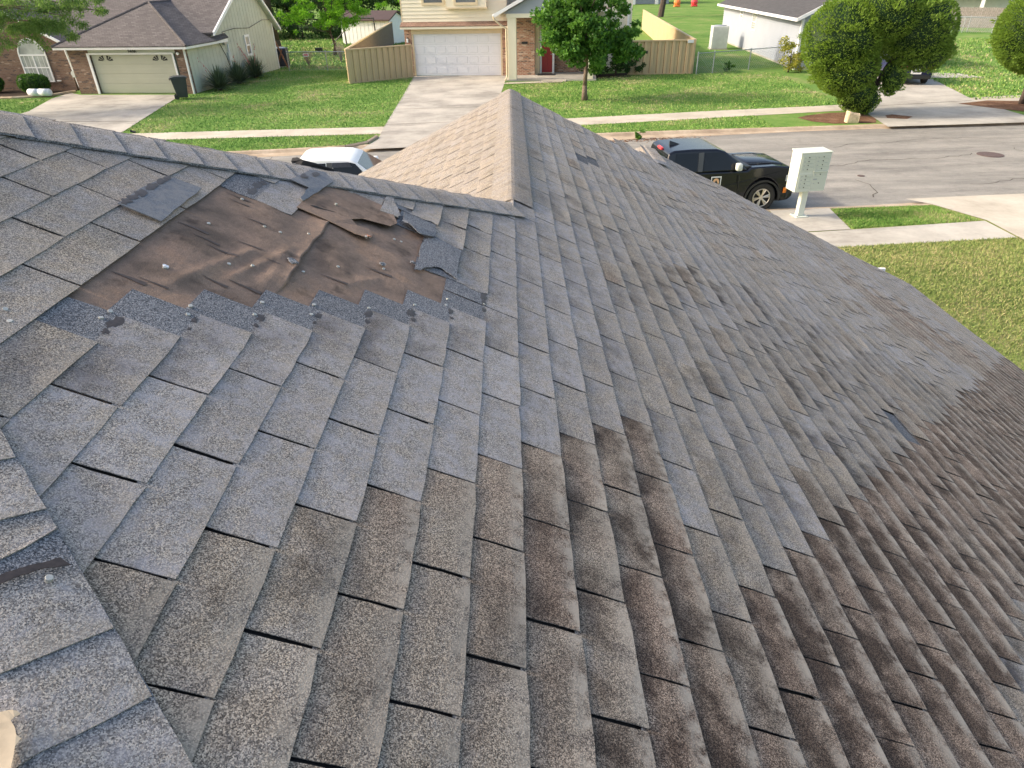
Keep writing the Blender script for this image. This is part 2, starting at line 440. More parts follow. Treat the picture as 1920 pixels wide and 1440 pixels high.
simple('cbu', 'pale_green_white_enamel', (0.60, 0.64, 0.56), 0.35, 0.03, 2, spec=0.4)
simple('cbu_door', 'mail_door_enamel', (0.53, 0.57, 0.49), 0.35, 0.03, 2)
simple('tyre', 'tyre_rubber', (0.028, 0.027, 0.026), 0.85, 0.25, 20)
simple('rim', 'alloy_wheel', (0.62, 0.58, 0.52), 0.35, 0.05, 3, 0.7)
simple('amber', 'amber_lens', (0.85, 0.25, 0.03), 0.3)
simple('redlens', 'red_lens', (0.75, 0.06, 0.07), 0.3)
simple('orange', 'orange_plastic', (0.8, 0.2, 0.05), 0.5)
simple('bark', 'grey_brown_bark', (0.16, 0.12, 0.09), 0.95, 0.35, 14)
simple('bark_d', 'dark_bark', (0.07, 0.052, 0.042), 0.95, 0.35, 14)
simple('wood_grey', 'weathered_grey_wood', (0.24, 0.215, 0.20), 0.9, 0.3, 6)
simple('wood_rust', 'rust_brown_post', (0.20, 0.09, 0.05), 0.8, 0.3, 8)
simple('rock', 'limestone', (0.55, 0.45, 0.30), 0.85, 0.25, 9, dirt=(0.32, 0.25, 0.17))
simple('rust', 'rusty_iron', (0.10, 0.07, 0.065), 0.8, 0.3, 12)
simple('bag', 'white_plastic', (0.72, 0.75, 0.80), 0.35, 0.06, 6)
simple('bluep', 'far_grey_building_paint', (0.42, 0.47, 0.52), 0.7)
simple('brownroof', 'dark_brown_metal', (0.06, 0.035, 0.03), 0.6)
simple('deadwood', 'dry_twigs', (0.26, 0.17, 0.12), 0.95, 0.3, 12)

def glass_mat(name, col, rough=0.06, spec=0.6):
    m, nt, bs = new_mat(name)
    p = objpos(nt)
    c = mixc(nt, mr(nt, noise(nt, p, 1.3, 3), 0.35, 0.65), col, [x * 1.7 for x in col])
    nt.links.new(c, bs.inputs['Base Color']); sock(nt, bs, 'Roughness', rough); sock(nt, bs, 'Specular IOR Level', spec)
    return m
MAT['glass'] = glass_mat('window_glass', (0.10, 0.11, 0.12))
MAT['glass_d'] = glass_mat('tinted_car_glass', (0.003, 0.004, 0.007), 0.03, 0.4)
MAT['glass_g'] = glass_mat('windscreen_glass', (0.05, 0.06, 0.05), 0.03, 0.9)
MAT['curtain'] = glass_mat('curtained_glass', (0.28, 0.30, 0.29), 0.2)
def car_paint(name, col, rough=0.22):
    m, nt, bs = new_mat(name)
    p = objpos(nt)
    c = mixc(nt, mr(nt, noise(nt, p, 2.0, 5), 0.4, 0.7, 0, 0.35), col, [x * 0.8 + 0.012 for x in col])
    nt.links.new(c, bs.inputs['Base Color']); sock(nt, bs, 'Roughness', rough); sock(nt, bs, 'Specular IOR Level', 0.4)
    sock(nt, bs, 'Coat Weight', 0.3); sock(nt, bs, 'Coat Roughness', 0.04)
    return m
MAT['car_black'] = car_paint('black_car_paint', (0.003, 0.004, 0.010))
MAT['car_white'] = car_paint('white_car_paint', (0.80, 0.82, 0.82), 0.3)
MAT['car_blue'] = car_paint('navy_car_paint', (0.012, 0.014, 0.06))

def make_leaf(name, dark, mid, light, trans=0.35):
    m, nt, bs = new_mat(name)
    p = geopos(nt)
    r = nd(nt, 'Attribute', attribute_name='rnd').outputs['Fac']
    n1 = noise(nt, p, 1.1, 3)
    f = math_(nt, 'ADD', math_(nt, 'MULTIPLY', r, 0.6), math_(nt, 'MULTIPLY', n1, 0.4))
    c = ramp(nt, f, [(0.2, dark), (0.5, mid), (0.8, light)])
    nt.links.new(c, bs.inputs['Base Color']); sock(nt, bs, 'Roughness', 0.55); sock(nt, bs, 'Specular IOR Level', 0.25)
    tr = nd(nt, 'BsdfTranslucent', {'Color': mixc(nt, 0.5, c, (light[0] * 1.4, light[1] * 1.4, light[2] * 0.8))})
    mx = nd(nt, 'MixShader', {0: trans, 1: bs.outputs[0], 2: tr.outputs[0]})
    nt.links.new(mx.outputs[0], nt.nodes['Material Output'].inputs[0])
    return m
MAT['leaf_maple'] = make_leaf('broad_leaves', (0.035, 0.10, 0.02), (0.075, 0.19, 0.03), (0.14, 0.30, 0.05))
MAT['leaf_bright'] = make_leaf('bright_fine_leaves', (0.06, 0.17, 0.015), (0.14, 0.34, 0.03), (0.25, 0.50, 0.05), 0.5)
MAT['leaf_feather'] = make_leaf('feathery_leaves', (0.05, 0.11, 0.03), (0.10, 0.19, 0.05), (0.17, 0.28, 0.08), 0.45)
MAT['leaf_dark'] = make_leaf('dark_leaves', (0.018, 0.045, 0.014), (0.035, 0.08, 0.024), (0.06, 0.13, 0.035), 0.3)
MAT['leaf_cypress'] = make_leaf('clipped_juniper', (0.08, 0.145, 0.025), (0.16, 0.265, 0.04), (0.27, 0.40, 0.07), 0.38)
MAT['leaf_shrub'] = make_leaf('clipped_shrub', (0.025, 0.08, 0.018), (0.05, 0.14, 0.025), (0.09, 0.2, 0.035), 0.3)
MAT['leaf_yellow'] = make_leaf('yellow_green_leaves', (0.10, 0.14, 0.03), (0.24, 0.27, 0.05), (0.50, 0.45, 0.08), 0.4)
MAT['yucca'] = make_leaf('grey_green_spikes', (0.05, 0.075, 0.045), (0.10, 0.14, 0.085), (0.17, 0.22, 0.14), 0.15)

# ------------------------------------------------------------------ leaf clouds
def set_rnd(me, vals):
    a = me.attributes.new('rnd', 'FLOAT', 'FACE')
    a.data.foreach_set('value', np.asarray(vals, dtype=np.float32))

def cards(name, C, D, size, mat, parent=None, aspect=0.6, jitter=0.5, vals=None, droop=0.0):
    """one rhombus leaf per centre C; D is the preferred leaf direction"""
    n = len(C)
    D = D + rng.normal(0, jitter, (n, 3)); D[:, 2] -= droop
    D /= np.linalg.norm(D, axis=1)[:, None] + 1e-9
    R = rng.normal(0, 1, (n, 3)); B = np.cross(D, R); B /= np.linalg.norm(B, axis=1)[:, None] + 1e-9
    s = size * rng.uniform(0.6, 1.35, n)[:, None]
    V = np.stack([C - D * s * 0.5, C + B * s * aspect * 0.5, C + D * s * 0.5, C - B * s * aspect * 0.5], 1).reshape(-1, 3)
    me = bpy.data.meshes.new(name)
    me.vertices.add(4 * n); me.vertices.foreach_set('co', V.astype(np.float32).ravel())
    me.loops.add(4 * n); me.loops.foreach_set('vertex_index', np.arange(4 * n, dtype=np.int32))
    me.polygons.add(n); me.polygons.foreach_set('loop_start', np.arange(0, 4 * n, 4, dtype=np.int32))
    me.update(calc_edges=True)
    me.materials.append(mat)
    set_rnd(me, rng.uniform(0, 1, n) if vals is None else vals)
    return link(name, me, parent)

def blob_points(blobs, n, shell=0.55):
    """points in a set of ellipsoids (cx,cy,cz,rx,ry,rz), denser towards their surface"""
    B = np.array(blobs, float); vol = B[:, 3] * B[:, 4] * B[:, 5]
    idx = rng.choice(len(B), n, p=vol ** 0.75 / (vol ** 0.75).sum())
    u = rng.normal(0, 1, (n, 3)); u /= np.linalg.norm(u, axis=1)[:, None]
    r = rng.uniform(shell, 1.0, n)[:, None] ** 0.8
    return B[idx, :3] + u * r * B[idx, 3:6], u, idx

def clumps(blobs, k, rad):
    """break large ellipsoids into many small clumps on their outside"""
    P, U, I = blob_points(blobs, k, 0.62)
    out = []
    for p in P:
        r = rad * random.uniform(0.6, 1.3)
        out.append((p[0], p[1], p[2], r, r, r * random.uniform(0.55, 0.9)))
    return out

def tree(name, loc, label, cat, mat, blobs, n, leaf, trunk_pts, r0, bark, k=60, rad=0.5, group=None, limbs=6, droop=0.0, aspect=0.6):
    """thing > trunk, crown; blobs and trunk points are local"""
    t = thing(name, loc, 0, label, cat, group)
    mb = MB()
    rs = [r0 * (1 - 0.6 * i / max(1, len(trunk_pts) - 1)) for i in range(len(trunk_pts))]
    rs[0] *= 1.35
    mb.path(trunk_pts, rs, 9)
    cl = clumps(blobs, k, rad)
    top = Vector(trunk_pts[-1]); mid = Vector(trunk_pts[len(trunk_pts) // 2])
    for c in random.sample(cl, min(limbs, len(cl))):
        e = Vector(c[:3]); st = mid.lerp(top, random.uniform(0.1, 1.0)); m_ = st.lerp(e, 0.5) + Vector((random.uniform(-.1, .1), random.uniform(-.1, .1), random.uniform(0, .2))) * (e - st).length
        mb.path([st, m_, e], [r0 * 0.38, r0 * 0.22, r0 * 0.06], 6)
    mb.build('trunk', bark, t, smooth=True)
    P, U, I = blob_points(cl, n, 0.2)
    cards('crown', P, U * 0.8, leaf, mat, t, aspect, 0.6, None, droop)
    return t
# ================================================================== GROUND
def interp(pts):
    xs = [p[0] for p in pts]; ys = [p[1] for p in pts]
    return lambda x: float(np.interp(x, xs, ys))
fk = interp([(-120, 12), (-60, 20), (-30, 24), (-10.7, 26.35), (-3, 27.5), (3.1, 28.42), (7.5, 28.75), (12, 28.98), (15.4, 29.2), (21.3, 29.35), (40, 29.8), (120, 33)])
def fa(x): return min(26.98 + 0.13 * x, fk(x) - 0.42) if x > -40 else fk(x) - 1.0
def nb(x): return 17.4 + 0.055 * x if x > 0 else 17.4 + 0.1 * x
def na(x): return max(17.36 + 0.108 * x, nb(x) + 0.3)
wn_ = interp([(-120, 14.5), (-60, 22.5), (-30, 26.6), (-14.6, 28.75), (-5.7, 29.1), (4.46, 30.38), (14.47, 32.3), (24, 34), (60, 39), (120, 46)])
wf_ = interp([(-120, 16), (-60, 24), (-30, 28.3), (-16.9, 30.2), (-5.66, 30.65), (2.73, 31.8), (9.5, 33), (14.7, 33.75), (24, 35.5), (60, 40.7), (120, 48)])
def n1(x): return 14.18 + 0.0956 * x
def n2(x): return 14.99 + 0.135 * x

def strip(name, lo, hi, x0, x1, z, mat, step=2.0, kind='structure', parent=None, ny=1):
    mb = MB(); xs = list(np.arange(x0, x1, step)) + [x1]
    for i in range(len(xs)):
        for j in range(ny + 1):
            a = lo(xs[i]); b = hi(xs[i]); mb.v.append((xs[i], a + (b - a) * j / ny, z))
    m = ny + 1
    for i in range(len(xs) - 1):
        for j in range(ny): mb.f.append((i * m + j, (i + 1) * m + j, (i + 1) * m + j + 1, i * m + j + 1))
    o = mb.build(name, mat, parent)
    return tag(o, kind=kind)

def gz(x, y):
    """near lot falls away from the pavement to the house"""
    t = min(1, max(0, (14.0 - y) / 4.6)); t = t * t * (3 - 2 * t)
    return -1.1 * t

g = MB(); g.box(-250, 250, -120, 420, -1.8, -1.62)
tag(g.build('ground', MAT['lawn']), kind='structure')
# near lawn as one sheet that falls towards the house
def sheet_grid(name, x0, x1, nx, y0f, y1f, ny, zf, mat):
    mb = MB()
    for i in range(nx + 1):
        x = x0 + (x1 - x0) * i / nx
        for j in range(ny + 1):
            y = y0f(x) + (y1f(x) - y0f(x)) * j / ny
            mb.v.append((x, y, zf(x, y)))
    for i in range(nx):
        for j in range(ny):
            a = i * (ny + 1) + j; mb.f.append((a, a + ny + 1, a + ny + 2, a + 1))
    return tag(mb.build(name, mat, smooth=True), kind='structure')
sheet_grid('front_lawn', -60, 60, 60, lambda x: -60.0, lambda x: nb(x), 80, gz, MAT['lawn2'])
strip('far_lawn', fk, lambda x: 300.0, -250, 250, 0.0, MAT['lawn'], 5.0)
strip('road', lambda x: na(x) - 0.3, lambda x: fa(x) + 0.3, -120, 120, -0.10, MAT['asphalt'])
def kerb(name, back, edge, x0, x1, mat):
    """rolled kerb: gutter pan, sloping face and flat top"""
    mb = MB(); xs = list(np.arange(x0, x1, 1.5)) + [x1]; m = 5
    for x in xs:
        b = back(x); e = edge(x); s = 1 if b > e else -1
        f = b - s * 0.17
        for y, z in ((e, -0.094), (f - s * 0.10, -0.085), (f, 0.0), (b - s * 0.0, 0.012), (b + s * 0.02, -0.05)): mb.v.append((x, y, z))
    for i in range(len(xs) - 1):
        for j in range(m - 1): mb.f.append((i * m + j, (i + 1) * m + j, (i + 1) * m + j + 1, i * m + j + 1))
    return tag(mb.build(name, mat), kind='structure')
kerb('far_kerb', fk, fa, -120, 120, MAT['kerb'])
kerb('near_kerb', nb, na, -60, 120, MAT['kerb'])
strip('far_sidewalk', wn_, wf_, -120, 120, 0.008, MAT['conc_warm'])
strip('near_sidewalk', n1, n2, -60, 12.12, 0.010, MAT['conc'], 1.0)
def flat(name, pts, z, mat, kind='structure'):
    mb = MB(); mb.v = [(p[0], p[1], z) for p in pts]; mb.f = [tuple(range(len(pts)))]
    return tag(mb.build(name, mat), kind=kind)
flat('mailbox_pad', [(6.9, 16.0), (8.48, 16.15), (8.66, 17.9), (7.0, 17.8)], 0.014, MAT['conc'])
# neighbour's drive on this side, right edge of the photograph
flat('near_driveway', [(12.16, 14.6), (12.16, 15.46), (12.18, 16.64), (11.56, 18.05), (11.1, 18.62), (30, 20.2), (30, 12), (12.16, 12.0)], 0.018, MAT['conc_warm'])
# drives on the far side
def drive(name, pts, mat, joints=()):
    d = flat(name, pts, 0.016, mat)
    for a, b in joints:
        mb = MB(); a = Vector((a[0], a[1], 0)); b = Vector((b[0], b[1], 0)); n = Vector((-(b - a).y, (b - a).x, 0)).normalized() * 0.03
        mb.v = [tuple(a - n), tuple(b - n), tuple(b + n), tuple(a + n)]; mb.v = [(x, y, 0.020) for x, y, z in mb.v]; mb.f = [(0, 1, 2, 3)]
        mb.build('joint', MAT['joint'], d)
    return d
drive('cream_house_driveway', [(-5.7, 26.2), (-0.3, 26.9), (-0.45, 28.6), (-0.55, 38), (-0.15, 47.2), (-6.25, 47.62), (-5.85, 39), (-5.5, 30.4), (-5.35, 28.0)], MAT['conc_dirty'], [((-5.55, 31.1), (-0.5, 31.6)), ((-5.7, 35.0), (-0.5, 35.4))])
drive('left_house_driveway', [(-24.9, 24.0), (-16.6, 25.4), (-16.95, 30.67), (-18.55, 39.6), (-18.9, 41.3), (-25.1, 42.0), (-26.2, 43.0), (-26.0, 40.8), (-24.7, 36.5), (-24.6, 31)], MAT['conc_dirty'], [((-24.7, 33.8), (-17.4, 32.9))])
drive('right_house_driveway', [(15.45, 28.6), (22.2, 29.0), (22.4, 34.2), (24.5, 42), (25.0, 50), (19.6, 50), (19.2, 42), (16.3, 33.4)], MAT['conc'], [((16.2, 33.2), (22.3, 34.4))])
flat('right_house_path', [(24.3, 42.3), (27.6, 42.0), (27.2, 43.9), (25, 45), (24.6, 46)], 0.02, MAT['conc'])
flat('bare_earth_patch', [(13.6, 29.45), (15.4, 29.5), (15.9, 30.6), (15.6, 32.0), (14.4, 31.9), (13.2, 31.4), (12.6, 30.9), (12.9, 30.0)], 0.012, MAT['mulch'])
flat('mulch_bed', [(21.2, 33.6), (22.2, 32.0), (23.4, 30.8), (30, 30.0), (34, 31.2), (33, 33.6), (27, 33.3), (23, 34.3)], 0.022, MAT['mulch'])
flat('leaf_litter', [(16.3, 30.4), (17.0, 30.1), (17.5, 30.6), (16.9, 31.2), (16.5, 31.0)], 0.024, MAT['mulch'])
flat('flower_bed', [(-33, 41.4), (-28.2, 41.1), (-26.2, 42.2), (-26.3, 44.2), (-33, 45)], 0.02, MAT['soil'])
flat('porch_path', [(-0.35, 43.0), (2.2, 43.3), (3.2, 43.4), (3.2, 44.6), (2.0, 44.7), (1.9, 43.9), (-0.4, 43.6)], 0.03, MAT['conc_warm'])
flat('bush_bed', [(3.4, 44.2), (7.6, 45.2), (7.6, 47.2), (3.4, 46.6)], 0.012, MAT['soil'])
# drainage kerb return beside the cream house drive
mb = MB(); mb.path([(-5.45, 28.35, 0.03), (-5.65, 27.3, 0.02), (-6.4, 26.7, 0.0), (-7.0, 26.5, -0.03)], 0.09, 6)
tag(mb.build('driveway_kerb', MAT['kerb']), kind='structure')
mb = MB(); mb.path([(23.1, 31.6, 0.06), (24.3, 30.2, 0.05), (24.9, 29.7, 0.03)], 0.08, 6)
tag(mb.build('right_driveway_kerb', MAT['kerb']), kind='structure')
mb = MB(); mb.disc((16.85, 24.02, -0.09), 0.42, 'z', 24, 0.006)
mb.disc((16.85, 24.02, -0.086), 0.33, 'z', 24, 0.006)
tag(mb.build('manhole_cover', MAT['rust']), 'dark rusty round manhole cover set in the grey road', 'manhole cover')
mb = MB(); mb.disc((11.2, 21.55, -.09), .11, 'z', 14, .006); tag(mb.build('valve_cover', MAT['rust']), 'small round valve cover in the road to the right of the mailbox cluster', 'valve cover')
# cracks: thin wandering strips of dark filler, one mesh
mb = MB(); r_ = random.Random(3)
for (x, y, ang, n_) in ((8.5, 22.5, .12, 30), (12, 25.6, .1, 26), (-12, 21, .05, 24), (14, 20.4, .1, 22), (10.5, 19.2, 1.45, 8), (18.5, 22.0, 1.6, 12), (-9, 23.4, 1.5, 9)):
    a_ = ang; prev = None
    for q in range(n_):
        w_ = r_.uniform(.008, .022); nx_, ny_ = -math.sin(a_) * w_, math.cos(a_) * w_
        cur = [(x - nx_, y - ny_, -.0955), (x + nx_, y + ny_, -.0955)]
        if prev: mb.add([prev[0], cur[0], cur[1], prev[1]], [(0, 1, 2, 3)])
        prev = cur; a_ = ang + r_.gauss(0, .35); x += math.cos(a_) * .3; y += math.sin(a_) * .3
tag(mb.build('road_cracks', MAT['joint']), 'thin dark cracks wandering across the grey road', 'cracks', kind='stuff')
# shallow patches of debris against the far kerb
mb = MB()
for i in range(240):
    x = random.gauss(5.0, 1.3); y = fa(x) - abs(random.gauss(0.15, 0.25)); a = random.uniform(0, 3.1); l = random.uniform(.02, .12)
    dx, dy = math.cos(a) * l, math.sin(a) * l
    mb.add([(x - dx, y - dy, -0.092), (x + dx, y + dy, -0.088), (x + dx * .4, y + dy * .4 + .02, -0.07)], [(0, 1, 2)])
tag(mb.build('gutter_debris', MAT['mulch']), 'brown leaves and twigs lying in the far gutter', 'debris', kind='stuff')

# grass blades
def in_poly(px, py, poly):
    c = np.zeros(len(px), bool); n = len(poly); j = n - 1
    for i in range(n):
        xi, yi = poly[i]; xj, yj = poly[j]
        t = ((yi > py) != (yj > py)) & (px < (xj - xi) * (py - yi) / (yj - yi + 1e-12) + xi)
        c ^= t; j = i
    return c
def blades(name, poly, dens, hgt, wid, mat, zf=None, minus=(), label='', cap=90000):
    P = np.array(poly); x0, y0 = P.min(0); x1, y1 = P.max(0)
    n = int(min(cap * 2.5, (x1 - x0) * (y1 - y0) * dens))
    X = rng.uniform(x0, x1, n); Y = rng.uniform(y0, y1, n)
    k = in_poly(X, Y, poly)
    for q in minus: k &= ~in_poly(X, Y, q)
    X = X[k]; Y = Y[k]; n = len(X)
    Z = np.zeros(n) if zf is None else np.array([zf(a, b) for a, b in zip(X, Y)])
    A = rng.uniform(0, 2 * math.pi, n); H = hgt * rng.uniform(0.4, 1.3, n); W = wid * rng.uniform(0.6, 1.3, n)
    L = H * rng.uniform(0.2, 0.9, n); LA = rng.uniform(0, 2 * math.pi, n)
    dx = np.cos(A) * W / 2; dy = np.sin(A) * W / 2
    V = np.stack([np.stack([X - dx, Y - dy, Z], 1), np.stack([X + dx, Y + dy, Z], 1), np.stack([X + np.cos(LA) * L, Y + np.sin(LA) * L, Z + H], 1)], 1).reshape(-1, 3)
    me = bpy.data.meshes.new(name)
    me.vertices.add(3 * n); me.vertices.foreach_set('co', V.astype(np.float32).ravel())
    me.loops.add(3 * n); me.loops.foreach_set('vertex_index', np.arange(3 * n, dtype=np.int32))
    me.polygons.add(n); me.polygons.foreach_set('loop_start', np.arange(0, 3 * n, 3, dtype=np.int32))
    me.update(calc_edges=True); me.materials.append(mat); set_rnd(me, rng.uniform(0, 1, n))
    tag(link(name, me), label, 'grass', kind='stuff')
blades('lawn_grass', [(5.5, 10.0), (5.5, n1(5.5) + .03), (12.1, n1(12.1) + .03), (16, 15.0), (16, 8), (7, 6)], 2100, 0.05, 0.02, MAT['blade2'], gz, [[(12.16, 14.6), (12.16, 20), (30, 20.2), (30, 12), (12.16, 12)]], 'yellowish mown grass sloping up from this house to the near sidewalk')
blades('verge_grass', [(8.52, 16.2), (12.05, 16.65), (11.5, 17.98), (8.68, 17.84)], 3200, 0.05, 0.018, MAT['blade'], None, [], 'green grass wedge between the mailbox pad and the driveway')
D1 = [(-5.75, 26), (-0.45, 26), (-0.58, 38), (-.1, 47.5), (-6.15, 47.6), (-5.76, 39), (-5.45, 30.4)]
D2 = [(-24.9, 24.0), (-16.6, 25.4), (-16.95, 30.67), (-18.55, 39.6), (-18.9, 41.3), (-25.1, 42.0), (-26.2, 43.0), (-26.0, 40.8), (-24.7, 36.5), (-24.6, 31)]
xs_ = list(range(-14, 17, 2))
blades('far_verge_grass', [(x, fk(x) - 0.05) for x in list(range(-38, -14, 4)) + xs_] + [(x, wn_(x) + 0.06) for x in reversed(list(range(-38, -14, 4)) + xs_)], 380, 0.05, 0.03, MAT['blade'], None, [D1, D2, [(11, 29), (16.5, 29), (16.5, 33), (11, 32)]], 'grass verge between the far kerb and the far sidewalk')
blades('garden_grass', [(x, wf_(x) - 0.06) for x in list(range(-38, -14, 4)) + xs_] + [(17, 46), (12, 46.2), (7.6, 46), (3.3, 44.2), (0, 43), (-0.2, 47), (-6.3, 47), (-9.8, 44.6), (-11, 51.3), (-17, 52.5), (-17.9, 42.5), (-18.5, 40.6), (-25.4, 41.1), (-28.3, 41.0), (-38, 41.4)], 150, 0.06, 0.04, MAT['blade'], None, [D1, D2], 'mown front lawns of the houses across the road')
blades('right_lawn_grass', [(22.6, 34.6), (40, 37), (44, 66), (26, 66), (25.2, 46)], 40, 0.1, 0.08, MAT['blade'], None, [], 'lawn behind the right hand driveway')
blades('back_garden_grass', [(-20, 53), (-10, 52.3), (-10, 90), (-32, 90)], 40, 0.14, 0.10, MAT['blade'], None, [], 'longer grass of the back garden behind the chain link fence')

# ================================================================== OUR HOUSE AND ITS ROOF
S = 0.13; T = 0.3048; TH = 0.4612; HH = 1.0225; S0 = 0.5203; T0 = 1.3775
dv = Vector((math.cos(TH), 0, -math.sin(TH))); nv = Vector((math.sin(TH), 0, math.cos(TH))); av = Vector((0, 1, 0))
O0 = Vector((0, 0, 5.6)) - nv * HH + dv * S0 + av * T0
MP = Matrix(((dv.x, av.x, nv.x, O0.x), (dv.y, av.y, nv.y, O0.y), (dv.z, av.z, nv.z, O0.z), (0, 0, 0, 1)))
MPi = MP.inverted()
SL = math.tan(TH)
def zroof(x): return 5.6 - HH / math.cos(TH) - SL * x
def PK(k, t, z=0.0): return Vector((k * S, t, z))          # plane coordinates
def XY2P(x, y): return MPi @ Vector((x, y, zroof(x)))
RIDGE_Z = zroof(0)
YR1, YR2, YRJ, XJ = 3.83, 8.27, 9.36, 1.82
XE = 6.12
HIP2 = -0.16
AX, AY = -1.97, 1.81

house = thing('house', (1.5, 3.0, -1.1), 0, 'this house, brown shingle roof with a torn patch showing brown felt, nearest building', 'house')
def hchild(o, M=None):
    o.parent = house
    o.matrix_parent_inverse = Matrix.Translation(-Vector(house.location))
    if M is not None: o.matrix_basis = M
    return o
# roof deck of the slope in view
ypts = [(AX, AY), (0, HIP2), (XE, HIP2 - XE), (XE, 9.42), (XJ, YRJ), (XJ, 8.55), (1.2, 8.40), (0.7, YR2), (0, YR2), (0, YR1)]
mb = MB(); pp = [XY2P(x, y) for x, y in ypts]
mb.v = [(p.x, p.y, -0.001) for p in pp] + [(p.x, p.y, -0.10) for p in pp]
n = len(pp); mb.f = [tuple(range(n)), tuple(range(2 * n - 1, n - 1, -1))] + [(i, (i + 1) % n, n + (i + 1) % n, n + i) for i in range(n)]
bmm = bmesh.new(); me = mb.mesh('roof_slope', MAT['black_edge']); bmm.from_mesh(me); bmesh.ops.recalc_face_normals(bmm, faces=bmm.faces); bmesh.ops.triangulate(bmm, faces=bmm.faces); bmm.to_mesh(me); bmm.free()
slope = hchild(link('roof_slope', me), MP)
def onslope(o, k=None, t=None, z=0.0):
    o.parent = slope
    if k is not None: o.location = (k * S, t, z)
    return o

def bend(c, t):
    """gentle sag and waviness of the old deck"""
    a = min(1, max(0, (c - 3) / 20))
    return a * (0.006 * math.sin(t * 1.9 + c * 0.21) + 0.004 * math.sin(c * 0.55 + t * 0.8))

def tab_arrays(head, old, wd=T, nx=4, ny=4, rag=0.0, lift=0.0, seed=0, gap=0.0076):
    """one shingle tab; origin at the top left of its exposure"""
    r = random.Random(seed)
    us = ([-1.35, -0.9, -0.45] if head else []) + [(-0.12 if not head else -0.1)] + [i / nx for i in range(1 if nx < 3 else 0, nx + 1)]
    if not head and nx >= 3: us = [-0.12] + [i / nx for i in range(0, nx + 1)]
    ws = [gap / 2 + (wd - gap) * j / ny for j in range(ny + 1)]
    ph = r.uniform(0, 6); c1 = r.uniform(0.6, 1.4); cz = [max(0, r.gauss(-0.001, 0.005)), max(0, r.gauss(-0.001, 0.005))]
    V = []; W = []
    for u in us:
        for j, y in enumerate(ws):
            x = u * S; yy = y
            if u == us[-1]: x += r.uniform(-0.0020, 0.0016) - (0.0035 * r.random() if j in (0, ny) else 0)
            if j in (0, ny): yy += r.uniform(-0.0010, 0.0010)
            if rag and j == 0: yy += rag * r.uniform(-0.6, 1.0)
            z = 0.0025 + (u + 1.35) * 0.0023 + 0.003
            if old and u > 0:
                z += 0.0034 * c1 * (math.sin(math.pi * 0.62 * u) - 0.25 * u ** 5) * (0.8 + 0.2 * math.sin(y * 16 + ph))
            z += 0.0007 * math.sin(y * 21 + ph + u * 3)
            if u > 0.6: z += (u - 0.6) * cz[0 if j < ny / 2 else 1]
            if lift and u > -0.1: z += lift * max(0, u) ** 1.7 * (0.4 + 0.6 * (1 - y / wd))
            V.append((x, yy, z))
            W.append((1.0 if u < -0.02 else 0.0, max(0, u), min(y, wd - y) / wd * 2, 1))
    m = ny + 1; F = []
    for i in range(len(us) - 1):
        for j in range(ny): F.append((i * m + j, (i + 1) * m + j, (i + 1) * m + j + 1, i * m + j + 1))
    base = len(V); ring = [i * m for i in range(len(us))] + [(len(us) - 1) * m + j for j in range(1, m)] + [i * m + ny for i in range(len(us) - 2, -1, -1)]
    for a in ring:
        V.append((V[a][0], V[a][1], V[a][2] - 0.0024)); W.append((0.9, W[a][1], W[a][2], 1))
    for q in range(len(ring) - 1): F.append((ring[q], base + q, base + q + 1, ring[q + 1]))
    return V, F, W
def arr_mesh(name, V, F, W, mat):
    me = bpy.data.meshes.new(name); me.from_pydata(V, [], F)
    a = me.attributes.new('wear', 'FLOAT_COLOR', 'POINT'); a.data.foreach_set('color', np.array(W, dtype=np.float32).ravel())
    me.materials.append(mat); me.update()
    return me
def clip_mesh(me, planes):
    """cut a mesh (in slope coordinates) by planes, keeping the inside"""
    bm = bmesh.new(); bm.from_mesh(me)
    for co, no in planes:
        geom = bm.verts[:] + bm.edges[:] + bm.faces[:]
        bmesh.ops.bisect_plane(bm, geom=geom, plane_co=co, plane_no=no, clear_outer=True)
    bm.to_mesh(me); bm.free(); me.update()
    return len(me.polygons)

# hip planes expressed in slope coordinates (outer side gets removed)
RM = MPi.to_3x3()
def wplane(x, y, nx_, ny_):
    return MPi @ Vector((x, y, zroof(x))), (RM @ Vector((nx_, ny_, 0))).normalized()
PL_HIP1 = wplane(0, YR1 - 0.0, -1, 1)
PL_HIP2 = wplane(0, HIP2, -1, -1)
PL_RIDGE = wplane(0.0, 5, -1, 0)
PL_RAKE1 = wplane(0, YR2 + 0.02, 0, 1)
PL_RAKE2 = wplane(0, YRJ + 0.03, 0, 1)

